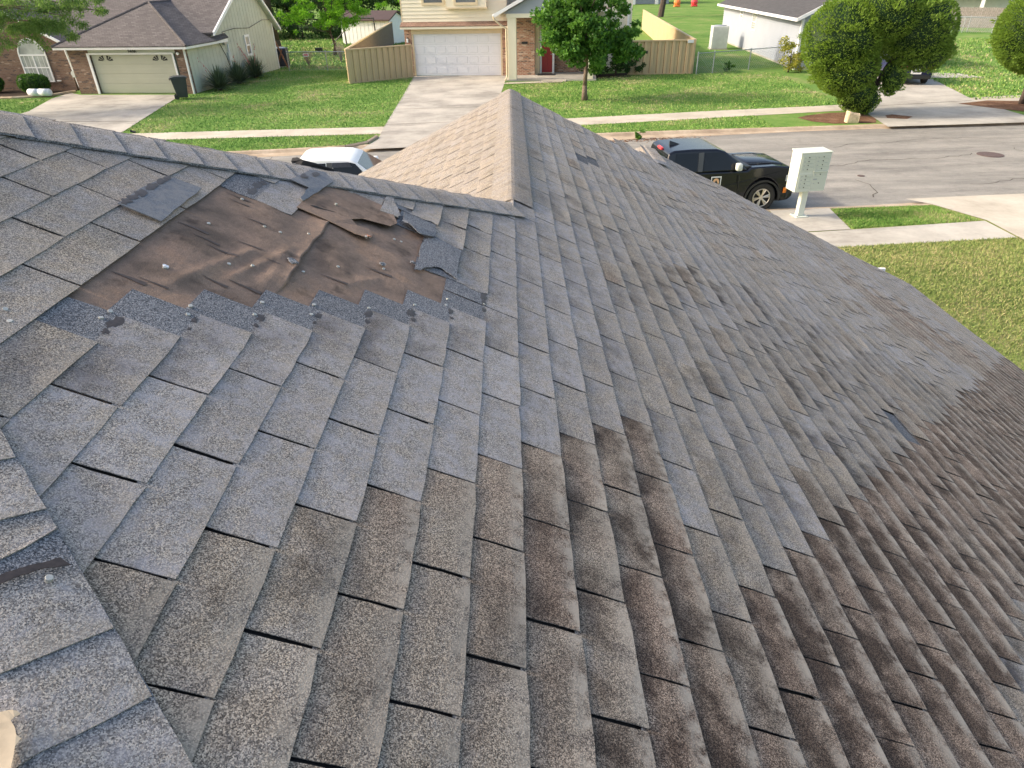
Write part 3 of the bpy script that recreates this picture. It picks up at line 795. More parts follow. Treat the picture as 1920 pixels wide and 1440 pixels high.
def t_end(c): return 1.068 + 0.1268 * c
TS = {-9: 1.20, -8: 1.00, -7: 1.478, -6: 1.28, -5: 1.60, -4: 1.55, -3: 1.37, -2: 1.04}
def slots(c):
    out = []
    for j in range(-30, 50):
        t = 0.1268 * c + 0.1524 + T * j
        if c <= -2 and t > 0.95: t += 0.07 * min(1, max(0, (-1 - c) / 3)) * min(1, (t - 0.95) / 0.1)
        if c >= 19: t += 0.05 * math.sin(c * 1.3)
        out.append(t)
    return out
def tone(c, t):
    """value jitter, age, stain for a tab at course c, distance t"""
    r = random.Random(c * 1000 + int(t * 40))
    val = 0.36 + r.uniform(-0.06, 0.06)
    old = t < (0.2 + 0.1268 * c if c <= 3 else -0.21 + 0.127 * (c - 4))
    if c >= 12 and t < -0.1 + 0.127 * (c - 12.5) - 0.02 and t < 0.3: old = False
    if not old:
        age = 0.0 if (c <= 3 and c > -9) else r.uniform(0.12, 0.46)
        if c <= -9: age = 0.24 + r.uniform(-.04, .05)
        if t > 2.6: age = 0.20 + r.uniform(-.08, .2); val += 0.09 * min(1, (t - 2.4) / 1.0)
        if t > 5: val += 0.04
        st = 0.0 if c < 0 else min(0.75, 0.18 + 0.06 * c) * (0.4 + r.random() * 0.8)
        if t > 3: st *= 0.35
        if 31 <= c <= 42 and 4.1 < t < 5.6 - (c - 36) * 0.02: age = 0.68 + r.uniform(-.1, .1); st = 0.25; val -= 0.03
        if r.random() < 0.09: val += 0.05; age *= 0.3
        if -9 <= c <= -1 and t > t_end(c) - 0.36 and t < t_end(c): st = 0.45
        if c < -1 and t > 1.2 and t < 3: age = 0.18; val += 0.02
        if t > 1.0 and t < 2.2 and -3 <= c <= 3: st = max(st, 0.3)
    else:
        age = 0.50 + r.uniform(-.08, .16) + min(0.4, max(0, c + 2) * 0.04); val -= 0.03
        st = min(1.25, max(0.0, 0.12 + 0.30 * (c + 1.5))) * (0.7 + r.random() * 0.5); st *= 0.8 if c > 12 else 1
        val += r.uniform(-0.05, 0.07) + (0.03 if c > 20 else 0)
        if c < -2: val += 0.0
    if c >= 0 and r.random() < 0.12: age += 0.2
    return (val, min(1, age), st, 1)

proj_f = 1245.9551
def px(P):
    d = P - Vector((0, 0, 5.6)); z = d.dot(CF)
    if z < 0.05: return None
    return 960 + proj_f * d.dot(CR) / z, 720 - proj_f * d.dot(CU) / z
tabs = []      # (area, c, t0, width, special)
for c in range(-19, 52):
    sl = slots(c)
    for a, b in zip(sl[:-1], sl[1:]):
        if b < -4.8 or a > 8.4: continue
        P = MP @ Vector(((c + 0.5) * S, (a + b) / 2, 0))
        X, Y = P.x, P.y
        if Y + X < HIP2 - 0.25: continue
        if X < 0.05 and Y - X > YR1 + 0.3 and X < -0.06: continue
        if X > -0.05 and Y > (YR2 if X < 1.25 else (8.62 if X < XJ - 0.05 else YRJ)) + 0.12: continue
        rag = 0
        if -9 <= c <= -2:
            te = t_end(c); ts = TS[c]
            if b <= te + 0.02: pass
            elif a >= ts - 0.09 and b > ts + 0.05: a = max(a, ts) if ts > a - 0.001 or abs(a - ts) < 0.09 else a; rag = 0.012 if c >= -5 else 0.004
            elif a < ts < b - 0.04 and b > te + T * 0.5: a = ts; rag = 0.012
            else: continue
        if c == 18 and 1.45 < (a + b) / 2 < 1.75: continue
        if (c == 5 and 4.85 < (a + b) / 2 < 4.96) or (c == 6 and 4.96 < (a + b) / 2 < 5.1): continue
        near = (-9 <= c <= -1 and ((t_end(c - 1) - 0.03 if c > -9 else -9) < b and a < (TS.get(c - 1, -9) + 0.03)))
        p0 = px(MP @ Vector((c * S, a, 0))); p1 = px(MP @ Vector(((c + 1) * S, a, 0))); p2 = px(MP @ Vector((c * S, b, 0)))
        ar = 0
        if p0 and p1 and p2:
            cx, cy = (p1[0] + p2[0]) / 2, (p1[1] + p2[1]) / 2
            if -80 < cx < 2000 and -50 < cy < 1520: ar = abs((p1[0] - p0[0]) * (p2[1] - p0[1]) - (p1[1] - p0[1]) * (p2[0] - p0[0]))
        tabs.append((ar, c, a, b, near, rag))
tabs.sort(key=lambda q: -q[0])
VAR = {}
def variant(head, old, i):
    k = (head, old, i)
    if k not in VAR: VAR[k] = arr_mesh('shingle', *tab_arrays(head, old, seed=hash(k) % 1000), MAT['shingle'])
    return VAR[k]
solo = 0; SV = []; SF = []; SW = []; ST = []
for ar, c, a, b, near, rag in tabs:
    tn = tone(c, (a + b) / 2)
    z = bend(c, (a + b) / 2)
    old = tn[1] > 0.36 or c > 14
    corners = [MP @ Vector((x_ * S, y_, 0)) for x_ in (c - (1.35 if near else .12), c + 1) for y_ in (a, b)]
    cut = any((p.y - p.x > YR1 and p.x < 0.01) or (p.x + p.y < HIP2) or p.x < -0.0 and p.y > YR1 or p.y > YR2 for p in corners)
    regular = abs((b - a) - T) < 0.002 and not rag
    if solo < 292 and ar > 0:
        solo += 1
        if regular and not cut:
            me = variant(near, old, random.randrange(7))
            o = onslope(link('shingle', me), c, a, z)
        else:
            V, F, W = tab_arrays(near, old, b - a, 4, 6, rag, 0.006 if (c == -4 or c == -3) and rag else 0, seed=c * 77 + int(a * 100) + 5)
            me = arr_mesh('shingle', V, F, W, MAT['shingle'])
            if cut:
                off = Vector((c * S, a, z)); pl = []
                if (MP @ Vector((c * S, a, 0))).y < 1.6: pl = [PL_HIP2]
                elif (MP @ Vector((c * S, a, 0))).y < 4.6: pl = [PL_HIP1] if c < 0 else []
                else: pl = [PL_RIDGE] if c < 1 else []
                if clip_mesh(me, [(q[0] - off, q[1]) for q in pl]) == 0: continue
            o = onslope(link('shingle', me), c, a, z)
        o.rotation_euler = (0, 0, random.uniform(-0.006, 0.006)); o.location += Vector((random.uniform(-.0015, .0015), random.uniform(-.0012, .0012), 0))
        o.color = tn
    else:
        far = (a > 3.2 or c > 16)
        V, F, W = tab_arrays(near, old, b - a, 3 if far else 4, 2 if far else 4, rag, 0, seed=c * 31 + int(a * 50))
        if cut:
            me = arr_mesh('t', V, F, W, MAT['shingle']); off = Vector((c * S, a, z)); y_ = (MP @ Vector((c * S, a, 0))).y
            pl = [PL_HIP2] if y_ < 1.6 else ([PL_HIP1] if c < 0 else ([PL_RIDGE] if c < 1 else []))
            if b > 6: pl = pl + [PL_RAKE1 if c * S * math.cos(TH) < 1.2 else PL_RAKE2]
            clip_mesh(me, [(q[0] - off, q[1]) for q in pl])
            V = [tuple(v.co) for v in me.vertices]; F = [tuple(p.vertices) for p in me.polygons]
            wa = np.zeros(len(V) * 4, dtype=np.float32); me.attributes['wear'].data.foreach_get('color', wa); W = [tuple(x) for x in wa.reshape(-1, 4)]
            bpy.data.meshes.remove(me)
        nb_ = len(SV); jx = random.uniform(-0.003, 0.003)
        SV += [(v[0] + c * S, v[1] + a + jx, v[2] + z) for v in V]; SF += [tuple(i + nb_ for i in f) for f in F]; SW += W; ST += [tn] * len(V)
def stuff_mesh(name, V, F, W, TT, mat):
    me = arr_mesh(name, V, F, W, mat)
    a = me.attributes.new('tone', 'FLOAT_COLOR', 'POINT'); a.data.foreach_set('color', np.array(TT, dtype=np.float32).ravel())
    return me
o = onslope(link('shingle_field', stuff_mesh('shingle_field', SV, SF, SW, ST, MAT['shingle']))); o['kind'] = 'stuff'; o.color = (0, 0, 0, 1)
# unweathered shingle seen where single tabs are missing
def dark_tab(k0, k1, t0, t1, z=0.005):
    V = [(k0 * S, t0, z), (k1 * S, t0, z), (k1 * S, t1, z), (k0 * S, t1, z)]
    me = arr_mesh('missing_tab_gap', V, [(0, 1, 2, 3)], [(1, .4, .5, 1)] * 4, MAT['shingle'])
    o = onslope(link('missing_tab_gap', me)); o.color = (-0.25 if k0 < 10 else 0.2, 0, 0, 1); o['label'] = 'dark unfaded layer where a tab has blown off'
dark_tab(18, 19.2, 1.44, 1.82, 0.006 + bend(18, 1.6)); dark_tab(4.9, 6, 4.70, 5.12, 0.0055); dark_tab(6, 7.05, 4.84, 5.24, 0.0056)

# ------------------------------------------------------------------ felt in the hole
def hole_w(k, t):
    """0 at the rim of the hole, 1 well inside"""
    lo = (k + 0.35) * 0.1268 + 1.068 + 0.1268 - 0.02
    a = min(1, max(0, (t - lo) / 0.10)) * min(1, max(0, (k + 9.0) / 0.5)) * min(1, max(0, (1.06 + 0.04 * (k + 9) - t) / 0.12))
    return a
def felt_z(k, t):
    w_ = hole_w(k, t)
    z = 0.0015
    z += w_ * (0.005 * math.sin(t * 9 + k * 1.4) * math.sin(k * 1.9 + 0.6) + 0.003)
    for (k0, t0, k1, t1, h, s) in ((-7.9, 0.26, -7.2, 0.62, .011, .018), (-7.1, .42, -6.5, .70, .010, .016), (-5.0, .62, -4.2, .80, .008, .014), (-4.6, .75, -3.5, .72, .008, .014), (-6.4, .45, -6.5, .75, .008, .02)):
        A = Vector((k0 * S, t0)); B = Vector((k1 * S, t1)); P = Vector((k * S, t)); u = max(0, min(1, (P - A).dot(B - A) / (B - A).length_squared))
        d = (P - A.lerp(B, u)).length; z += w_ * h * 0.6 * math.exp(-(d / s) ** 2)
    return z
def felt_sheet(name, k0, k1, t0, t1, lift, nk=70, nt_=90, base=0.0):
    mb = MB()
    for i in range(nk + 1):
        k = k0 + (k1 - k0) * i / nk
        for j in range(nt_ + 1):
            t = t0 + (t1 - t0) * j / nt_; kk = k
            if lift and i >= nk - 2: kk += 0.03 * math.sin(t * 14) + 0.02 * math.sin(t * 41)
            z = felt_z(kk, t) + base
            if lift:
                e = max(0, 1 - (k1 - k) / 0.55)
                z += lift * e ** 2 * hole_w(k, t) * (1.0 + 0.8 * math.sin(t * 11 + 1) * (1 if t < 0.8 else .4))
            mb.v.append((kk * S, t, z))
    m = nt_ + 1
    for i in range(nk):
        for j in range(nt_): mb.f.append((i * m + j, (i + 1) * m + j, (i + 1) * m + j + 1, i * m + j + 1))
    n0 = len(mb.v)
    if lift:
        for j in range(nt_ + 1):
            v = mb.v[nk * m + j]; mb.v.append((v[0], v[1], max(0.0, v[2] - 0.003)))
        for j in range(nt_): mb.f.append((nk * m + j, n0 + j, n0 + j + 1, nk * m + j + 1))
    return onslope(mb.build(name, MAT['felt'], smooth=False))
f1_ = felt_sheet('underlayment', -6.7, -1.4, 0.15, 1.75, 0.0)
f2_ = felt_sheet('underlayment', -9.6, -6.08, -0.25, 1.75, 0.008, 60, 110, 0.001)
for o_ in (f1_, f2_): clip_mesh(o_.data, [(PL_HIP1[0] - PL_HIP1[1] * .03, PL_HIP1[1])])
f1_['label'] = 'lower brown felt sheet'; f2_['label'] = 'upper brown felt sheet lapping over the lower'
for o_ in (f1_, f2_):
    o_.data.polygons.foreach_set('use_smooth', [True] * len(o_.data.polygons))

def sheet(name, pts, mat, th=0.003, label=None, smooth=False, cuts=0, wear=None, col=None):
    """thin irregular sheet on the slope; pts are (course, t, height)"""
    bm = bmesh.new()
    vs = [bm.verts.new((k * S, t, z)) for k, t, z in pts]
    f = bm.faces.new(vs)
    if f.normal.z < 0: pass
    bm.normal_update()
    r = bmesh.ops.triangulate(bm, faces=bm.faces[:])
    if cuts: bmesh.ops.subdivide_edges(bm, edges=bm.edges[:], cuts=cuts, use_grid_fill=True, fractal=0.0)
    bmesh.ops.recalc_face_normals(bm, faces=bm.faces[:])
    if bm.faces[:] and sum(f.normal.z for f in bm.faces) < 0: bmesh.ops.reverse_faces(bm, faces=bm.faces[:])
    top = bm.faces[:]
    ex = bmesh.ops.extrude_face_region(bm, geom=top)
    nvs = [e for e in ex['geom'] if isinstance(e, bmesh.types.BMVert)]
    for v in nvs: v.co.z += th
    me = bpy.data.meshes.new(name); bm.to_mesh(me); bm.free(); me.materials.append(mat)
    if wear is not None:
        a = me.attributes.new('wear', 'FLOAT_COLOR', 'POINT'); a.data.foreach_set('color', np.array([wear] * len(me.vertices), dtype=np.float32).ravel())
    o = onslope(link(name, me))
    if label: o['label'] = label
    if col: o.color = col
    return o
def ragged(pts, amp=0.05, sub=3, seed=1):
    """break straight sides into torn ones"""
    r = random.Random(seed); out = []
    for i in range(len(pts)):
        a = pts[i]; b = pts[(i + 1) % len(pts)]; out.append(a)
        for q in range(1, sub + 1):
            f = q / (sub + 1); out.append((a[0] + (b[0] - a[0]) * f + r.uniform(-amp, amp), a[1] + (b[1] - a[1]) * f + r.uniform(-amp, amp) * S * 0.8, a[2] + (b[2] - a[2]) * f))
    return out
# torn flap of felt across the top of the hole
sheet('felt_flap', [(-7.04, 1.085, .013), (-6.05, 1.078, .016), (-5.25, 1.055, .020), (-4.93, 1.062, .022), (-4.8, 1.121, .016), (-5.01, 1.175, .013), (-5.35, 1.151, .016), (-5.57, 1.178, .020), (-5.3, 1.235, .018), (-4.45, 1.275, .022), (-4.30, 1.34, .022), (-4.67, 1.50, .010), (-6.2, 1.50, .008), (-7.0, 1.48, .008)], MAT['felt'], .002, 'torn strip of brown felt peeled back under the upper shingles')
sheet('felt_flap', [(-6.78, 1.146, .0175), (-6.6, 1.149, .0178), (-6.42, 1.165, .018), (-6.05, 1.183, .019), (-6.5, 1.155, .0185), (-6.66, 1.160, .018)], MAT['black_edge'], .001, 'dark rip in the torn felt strip')
# streaks of tar under the old slots
mb = MB()
for (k, t) in ((-8.75, .97), (-8.55, .93), (-8.9, .62), (-8.45, .58), (-7.9, .84), (-8.9, .22), (-8.45, .24), (-7.55, .36), (-7.1, .40), (-7.6, .66), (-6.8, .60), (-5.5, .66), (-4.6, .86), (-8.0, .55)):
    l = random.uniform(.5, .75); w_ = random.uniform(.004, .008)
    q = []
    for i in range(7):
        u = i / 6; kk = k + l * u; q.append((kk * S, t - w_ * (0.3 + u) * 0.8, felt_z(kk, t) + .0022 + .001))
    for i in range(6, -1, -1):
        u = i / 6; kk = k + l * u; q.append((kk * S, t + w_ * (0.2 + u), felt_z(kk, t) + .0022 + .001))
    n0 = len(mb.v); mb.v += q; mb.f += [(n0 + i, n0 + i + 1, n0 + 12 - i, n0 + 13 - i) for i in range(6)]
onslope(mb.build('tar_streak', MAT['felt_mark'])).data.name = 'tar_streak'
bpy.data.objects['tar_streak']['kind'] = 'stuff'

# torn strips on the right of the hole
H = (1, .4, .5, 1)
sheet('torn_shingle', ragged([(-4.23, 1.50, .022), (-3.1, 1.53, .016), (-3.0, 1.382, .020), (-3.49, 1.313, .030), (-3.78, 1.342, .032), (-3.95, 1.372, .030), (-4.19, 1.382, .022)], .03, 2, 4), MAT['shingle'], .003, 'curled dark torn shingle at the right rim of the hole', wear=H, col=(.42, 0, 0, 1))
sheet('torn_shingle', ragged([(-3.33, 1.316, .012), (-3.0, 1.40, .013), (-2.05, 1.372, .013), (-2.05, 1.06, .013), (-2.56, 1.098, .014), (-2.8, 1.087, .013), (-3.02, 1.046, .013), (-3.15, 0.999, .013), (-3.35, 0.986, .012), (-3.3, 1.081, .012), (-3.37, 1.231, .012)], .03, 2, 7), MAT['shingle'], .003, 'dark ragged shingle strip jutting into the hole', wear=H, col=(.43, 0, 0, 1))
sheet('torn_shingle', ragged([(-4.97, 1.415, .013), (-4.34, 1.43, .014), (-4.33, 1.471, .014), (-4.79, 1.66, .012), (-4.99, 1.68, .012)], .035, 2, 9), MAT['shingle'], .003, 'small torn triangular scrap of tab', wear=(0, .5, .5, 1), col=(.42, .1, 0, 1))
# folded tabs, grey underside up
sheet('folded_shingle', ragged([(-10.0, .545, .022), (-9.06, .548, .020), (-9.10, .70, .020), (-9.16, .885, .020), (-9.81, .868, .022), (-9.99, .80, .022), (-10.03, .70, .023)], .018, 2, 3), MAT['under'], .003, 'shingle tab folded back with its grey underside up')
sheet('folded_shingle', ragged([(-7.70, 1.30, .022), (-7.48, 1.49, .026), (-7.07, 1.53, .028), (-6.68, 1.473, .024), (-6.85, 1.302, .018), (-6.95, 1.20, .018), (-7.02, 1.149, .020), (-7.12, 1.165, .022), (-7.14, 1.30, .022)], .02, 2, 12), MAT['under'], .003, 'torn shingle folded over near the ridge caps')
def adhesive(name, spots, z, seed):
    r = random.Random(seed); mb = MB()
    for (k, t, rk, rt) in spots:
        n = 14; c0 = len(mb.v); mb.v.append((k * S, t, z + .0005))
        for i in range(n):
            a = 2 * math.pi * i / n; q = 1 + r.uniform(-.38, .3)
            mb.v.append(((k + rk * q * math.cos(a)) * S, t + rt * q * math.sin(a), z))
        mb.f += [(c0, c0 + 1 + i, c0 + 1 + (i + 1) % n) for i in range(n)]
    return onslope(mb.build(name, MAT['tar']))
adhesive('adhesive_strip', [(-9.93, .573, .11, .022), (-9.93, .615, .10, .028), (-9.92, .668, .12, .030), (-9.91, .735, .11, .030), (-9.90, .80, .10, .028), (-9.89, .845, .09, .020)], .0262, 1)
adhesive('adhesive_strip', [(-7.47, 1.385, .10, .026), (-7.27, 1.462, .11, .030)], .0305, 2)
ad = [(-8.28, 1.07, .14, .035), (-8.28, 1.135, .13, .035), (-8.26, 1.18, .12, .02), (-6.22, 1.32, .14, .03), (-6.16, 1.385, .13, .035), (-4.12, 1.60, .12, .03), (-4.1, 1.66, .10, .03), (-4.1, 1.70, .08, .02), (-3.03, 1.40, .09, .03), (-3.03, 1.46, .08, .03), (-2.11, 1.22, .09, .04), (-2.09, 1.29, .07, .03), (-1.11, 1.02, .10, .035), (-1.1, .96, .09, .03), (-1.09, .90, .08, .02)]
for i_, s_ in enumerate(ad): adhesive('adhesive_strip', [s_], .0090, 3 + i_)
ad2 = []
for c in range(-8, -1):
    te = t_end(c)
    q_ = random.uniform(.45, .9); ad2 += [(c - .06, te - .040, .13 * q_, .030 * q_), (c - .02 + random.uniform(-.05, .05), te - .085, .08 * q_, .016 * q_)]
for i_ in range(0, len(ad2), 2): adhesive('adhesive_strip', ad2[i_:i_ + 2], .0092, 5 + i_)
nails = [(-8.29, .967), (-8.38, .688), (-7.34, .827), (-6.94, .835), (-6.34, .923), (-7.33, .485), (-6.89, .523), (-5.89, .632), (-5.23, .763), (-4.14, .902), (-6.23, .347), (-6.20, .271), (-5.27, .448), (-5.21, .388), (-4.10, .563), (-3.04, .714), (-2.21, .811), (-2.19, .867), (-1.09, .953), (-3.97, 1.21), (-4.19, 1.202), (-4.11, 1.532), (-8.24, .328), (-8.28, .048), (-8.30, .012), (-7.30, .195), (-7.22, .154), (-9.46, -.079), (-9.24, -.112), (-4.85, 1.085), (-4.95, 1.068), (-6.19, 1.257)]
nm = MB(); nm.tube((0, 0, -.006), (0, 0, .0012), .0055, .0055, 14); nm.tube((0, 0, .0012), (0, 0, .0016), .0055, .0048, 14)
nmesh = nm.mesh('roofing_nail', MAT['nail'], False)
for k, t in nails:
    te = t_end(math.ceil(k) - 0)
    z = felt_z(k, t) + .002 if hole_w(k, t) > 0.15 else .0088
    if k < -6.1: z += .001
    if (k, t) in ((-4.85, 1.085), (-4.95, 1.068), (-6.19, 1.257)): z = .024
    o = onslope(link('roofing_nail', nmesh), k, t, z); o.rotation_euler = (random.uniform(-.2, .2), random.uniform(-.2, .2), 0)
# loose scraps
def scrap(label, k, t, z, size, seed, mat, name='shingle_scrap', cat='shingle scrap'):
    r = random.Random(seed); n = 9; bm = bmesh.new()
    vs = [bm.verts.new((size * (0.6 + .5 * r.random()) * math.cos(2 * math.pi * i / n), size * .8 * (0.6 + .5 * r.random()) * math.sin(2 * math.pi * i / n), r.uniform(0, size * .35))) for i in range(n)]
    f = bm.faces.new(vs); bmesh.ops.triangulate(bm, faces=[f])
    ex = bmesh.ops.extrude_face_region(bm, geom=bm.faces[:])
    for e in ex['geom']:
        if isinstance(e, bmesh.types.BMVert): e.co.z += .004
    me = bpy.data.meshes.new(name); bm.to_mesh(me); bm.free(); me.materials.append(mat)
    a = me.attributes.new('wear', 'FLOAT_COLOR', 'POINT'); a.data.foreach_set('color', np.array([(.8, .3, .5, 1)] * len(me.vertices), dtype=np.float32).ravel())
    o = link(name, me); o.matrix_world = MP @ Matrix.Translation(PK(k, t, z)); o.color = (.5, 0, 0, 1)
    return tag(o, label, cat)
scrap('blue grey shingle scrap caught on the felt seam in the middle of the hole', -6.2, .645, .012, .023, 3, MAT['shingle'])
scrap('small dark shingle scrap beside a nail in the right half of the hole', -4.22, .917, .008, .014, 5, MAT['shingle'])
scrap('dark curled shingle scrap at the right rim of the hole', -3.45, 1.04, .01, .014, 8, MAT['shingle'])
scrap('reddish torn scrap held by nails at the tip of the felt strip', -4.88, 1.075, .024, .011, 9, MAT['copper'], 'felt_scrap', 'felt scrap')
scrap('pale flake lying on the felt in the left half of the hole', -8.24, .335, .006, .009, 10, MAT['bag'], 'pale_flake', 'flake')

# ------------------------------------------------------------------ caps
def cap_mesh(seed, sl, long_=0.30, wdt=0.15, head=True, rag=0.0, short=0.0):
    r = random.Random(seed); ex = 0.127
    xs = [ex - long_, -0.06, -0.005, 0.03, 0.08, ex]
    wsn = [-wdt, -0.10, -0.05, -0.02, 0, 0.02, 0.05, 0.10, wdt]
    V = []; W = []
    for i, x in enumerate(xs):
        for j, y in enumerate(wsn):
            xx = x + (r.uniform(-.0015, .0015) if i == len(xs) - 1 else 0)
            if rag: xx = min(xx, ex - rag * max(0, (j - 2)) / 6 + (r.uniform(-.006, .006) if i == len(xs) - 1 else -.002 * (len(xs) - 1 - i)))
            rr = 0.018
            z = -(math.sqrt(y * y + rr * rr) - rr) * sl + 0.013 + (x + long_ - ex) / long_ * 0.008
            z += 0.0007 * math.sin(7 * x + seed + y * 20)
            V.append((xx, y + (r.uniform(-.0015, .0015) if j in (0, 8) else 0), z))
            W.append((1.0 if x < -0.004 else 0.0, max(0, x / ex), .5, 1))
    m = 9; F = [(i * m + j, (i + 1) * m + j, (i + 1) * m + j + 1, i * m + j + 1) for i in range(len(xs) - 1) for j in range(8)]
    ring = [i * m for i in range(len(xs))] + [(len(xs) - 1) * m + j for j in range(1, m)] + [i * m + 8 for i in range(len(xs) - 2, -1, -1)]
    b = len(V)
    for q in ring: V.append((V[q][0], V[q][1], V[q][2] - .0032)); W.append((.9, W[q][1], .5, 1))
    F += [(ring[q], b + q, b + q + 1, ring[q + 1]) for q in range(len(ring) - 1)]
    return arr_mesh('ridge_cap', V, F, W, MAT['shingle'])
def run_caps(origin, e, wv, sl, n, start=0, skip=(), tonef=None, parent=None, name='ridge_cap', step=0.127, variants=5, special=None, wdt=0.15):
    e = e.normalized(); up = wv.cross(e).normalized()
    if up.z < 0: up = -up
    y = up.cross(e).normalized()
    Vs = [cap_mesh(i, sl, wdt=wdt) for i in range(variants)]
    for i in range(start, n):
        if i in skip: continue
        me = Vs[i % variants]
        if special and i in special: me = special[i]
        o = link(name, me); o.parent = house; o.matrix_parent_inverse = Matrix.Translation(-Vector(house.location))
        P = origin + e * (step * i)
        o.matrix_basis = Matrix(((e.x, y.x, up.x, P.x), (e.y, y.y, up.y, P.y), (e.z, y.z, up.z, P.z), (0, 0, 0, 1)))
        o.color = tonef(i) if tonef else (.42, .15, 0, 1)
APEX = Vector((AX, AY, zroof(AX)))
r2 = 1 / math.sqrt(2)
e1 = Vector((r2, r2, -SL * r2)); w1 = Vector((r2, -r2, 0))
e2 = Vector((r2, -r2, -SL * r2)); w2 = Vector((r2, r2, 0))
run_caps(APEX, e1, w1, 0.351, 23, tonef=lambda i: (.40 + random.uniform(-.02, .03), .12 + random.uniform(-.05, .06), 0, 1), name='hip_cap')
# ridge of the front gable, and the caps that turn the corner
first = cap_mesh(60, 0.497, wdt=0.125)
w0 = np.zeros(len(first.vertices) * 4, dtype=np.float32); first.attributes['wear'].data.foreach_get('color', w0); w0 = w0.reshape(-1, 4); w0[:, 0] = 0; first.attributes['wear'].data.foreach_set('color', w0.ravel())
run_caps(Vector((0, 4.07, RIDGE_Z)), Vector((0, 1, 0)), Vector((1, 0, 0)), 0.497, 33, tonef=lambda i: (.22, .25, 0, 1), name='ridge_cap', special={0: first}, wdt=0.125)
# near hip: caps start above the frame edge, one torn away
torn = cap_mesh(40, 0.351, rag=0.079)
L2 = 0.0847
i_t = 14
run_caps(APEX - e2.normalized() * 0.133, e2, w2, 0.351, 48, special={i_t: torn}, tonef=lambda i: (.40 + random.uniform(-.02, .02), .06, 0, 1), name='hip_cap')

# main roof: street side slope, back slope; front gable: left slope
def world_slab(name, pts, mat, th=0.08, label=None):
    mb = MB(); mb.slab(pts, th); o = hchild(mb.build(name, mat))
    if label: o['label'] = label
    return o
zf = lambda y: APEX.z - 0.485 * (y - AY)
XL = -9.0
world_slab('street_slope', [(XL, AY, APEX.z - .006), (AX, AY, APEX.z - .006), (0, YR1, RIDGE_Z - .006), (-4.2, 8.1, zf(8.1) - .006), (XL, 8.1, zf(8.1) - .006)], MAT['roof_l'])
zb = lambda y: APEX.z + 0.497 * (y - AY)
world_slab('back_slope', [(AX, AY, APEX.z - .012), (XL, AY, APEX.z - .012), (XL, -6.2, zb(-6.2) - .012), (XE, HIP2 - XE, zroof(XE) - .012)], MAT['roof_l'])
# shingles of the back slope beside the near hip
db = Vector((0, -math.cos(TH), -math.sin(TH))); ab = Vector((1, 0, 0)); nb2 = Vector((0, -math.sin(TH), math.cos(TH)))
MBk = Matrix(((db.x, ab.x, nb2.x, AX), (db.y, ab.y, nb2.y, AY), (db.z, ab.z, nb2.z, APEX.z), (0, 0, 0, 1)))
BV = []; BF = []; BW = []; BT = []; coH = Vector((0, 0, 0)); noH = Vector((-1, 1, 0)).normalized()
for c in range(0, 44):
    t = -5.2 - ((c * 0.1268) % T)
    lim = c * S * math.cos(TH) + .25
    while t < lim:
        r = random.Random(c * 57 + int(t * 33) + 9000)
        V, F, W = tab_arrays(False, False, T, 3, 2, 0, 0, seed=r.randrange(900))
        if t + T > c * S * math.cos(TH) - .02:
            me = arr_mesh('t', V, F, W, MAT['shingle'])
            # hip line in this slope's coordinates: t = s * cos(TH)
            no = Vector((-math.cos(TH), 1, 0)).normalized()
            clip_mesh(me, [(Vector((-c * S, -t, 0)), no)])
            V = [tuple(v.co) for v in me.vertices]; F = [tuple(p.vertices) for p in me.polygons]
            wa = np.zeros(len(V) * 4, dtype=np.float32); me.attributes['wear'].data.foreach_get('color', wa); W = [tuple(x) for x in wa.reshape(-1, 4)]
            bpy.data.meshes.remove(me)
        tn = (.36 + r.uniform(-.06, .06), .25 + r.uniform(-.1, .2), .15, 1); n0 = len(BV)
        BV += [(v[0] + c * S, v[1] + t, v[2]) for v in V]; BF += [tuple(i + n0 for i in f) for f in F]; BW += W; BT += [tn] * len(V)
        t += T
bk = hchild(link('back_slope_shingles', stuff_mesh('back_slope_shingles', BV, BF, BW, BT, MAT['shingle'])), MBk); bk['kind'] = 'stuff'; bk.color = (0, 0, 0, 1)
run_caps(APEX + Vector((.05, 0, .0)), Vector((-1, 0, 0)), Vector((0, 1, 0)), 0.497, 45, tonef=lambda i: (.38, .2, 0, 1), name='ridge_cap')
# left slope of the gable
dl = Vector((-math.cos(TH), 0, -math.sin(TH))); al = Vector((0, -1, 0)); nl = Vector((-math.sin(TH), 0, math.cos(TH)))
OL = Vector((0, YR2 + 0.02, RIDGE_Z))
ML = Matrix(((dl.x, al.x, nl.x, OL.x), (dl.y, al.y, nl.y, OL.y), (dl.z, al.z, nl.z, OL.z), (0, 0, 0, 1)))
mb = MB(); mb.slab([(0, 0, -.002), (4.5, 0, -.002), (4.5, .35, -.002), (0, YR2 - YR1, -.002)][::-1], .08)
left = hchild(mb.build('left_slope', MAT['black_edge']), ML)
LV = []; LF = []; LW = []; LT = []; cnt = 0
for c in range(0, 33):
    ymax = (YR2 - YR1) - c * S * math.cos(TH) * 1.0 + 0.05
    j = 0; t = -((c * 0.127) % T)
    while t < ymax:
        r = random.Random(c * 91 + int(t * 30)); a = max(t, 0.0); b = t + T
        if b - a > 0.03:
            V, F, W = tab_arrays(False, False, b - a, 3, 2, 0, 0, seed=r.randrange(900), gap=0.016)
            tn = (.24 + r.uniform(-.04, .04), .28 + r.uniform(-.1, .12), 0, 1)
            n0 = len(LV); LV += [(v[0] + c * S, v[1] + a, v[2]) for v in V]; LF += [tuple(i + n0 for i in f) for f in F]; LW += W; LT += [tn] * len(V)
        t += T
o = link('shingle_field', stuff_mesh('left_shingle_field', LV, LF, LW, LT, MAT['shingle'])); o.parent = left; o['kind'] = 'stuff'; o.color = (0, 0, 0, 1)
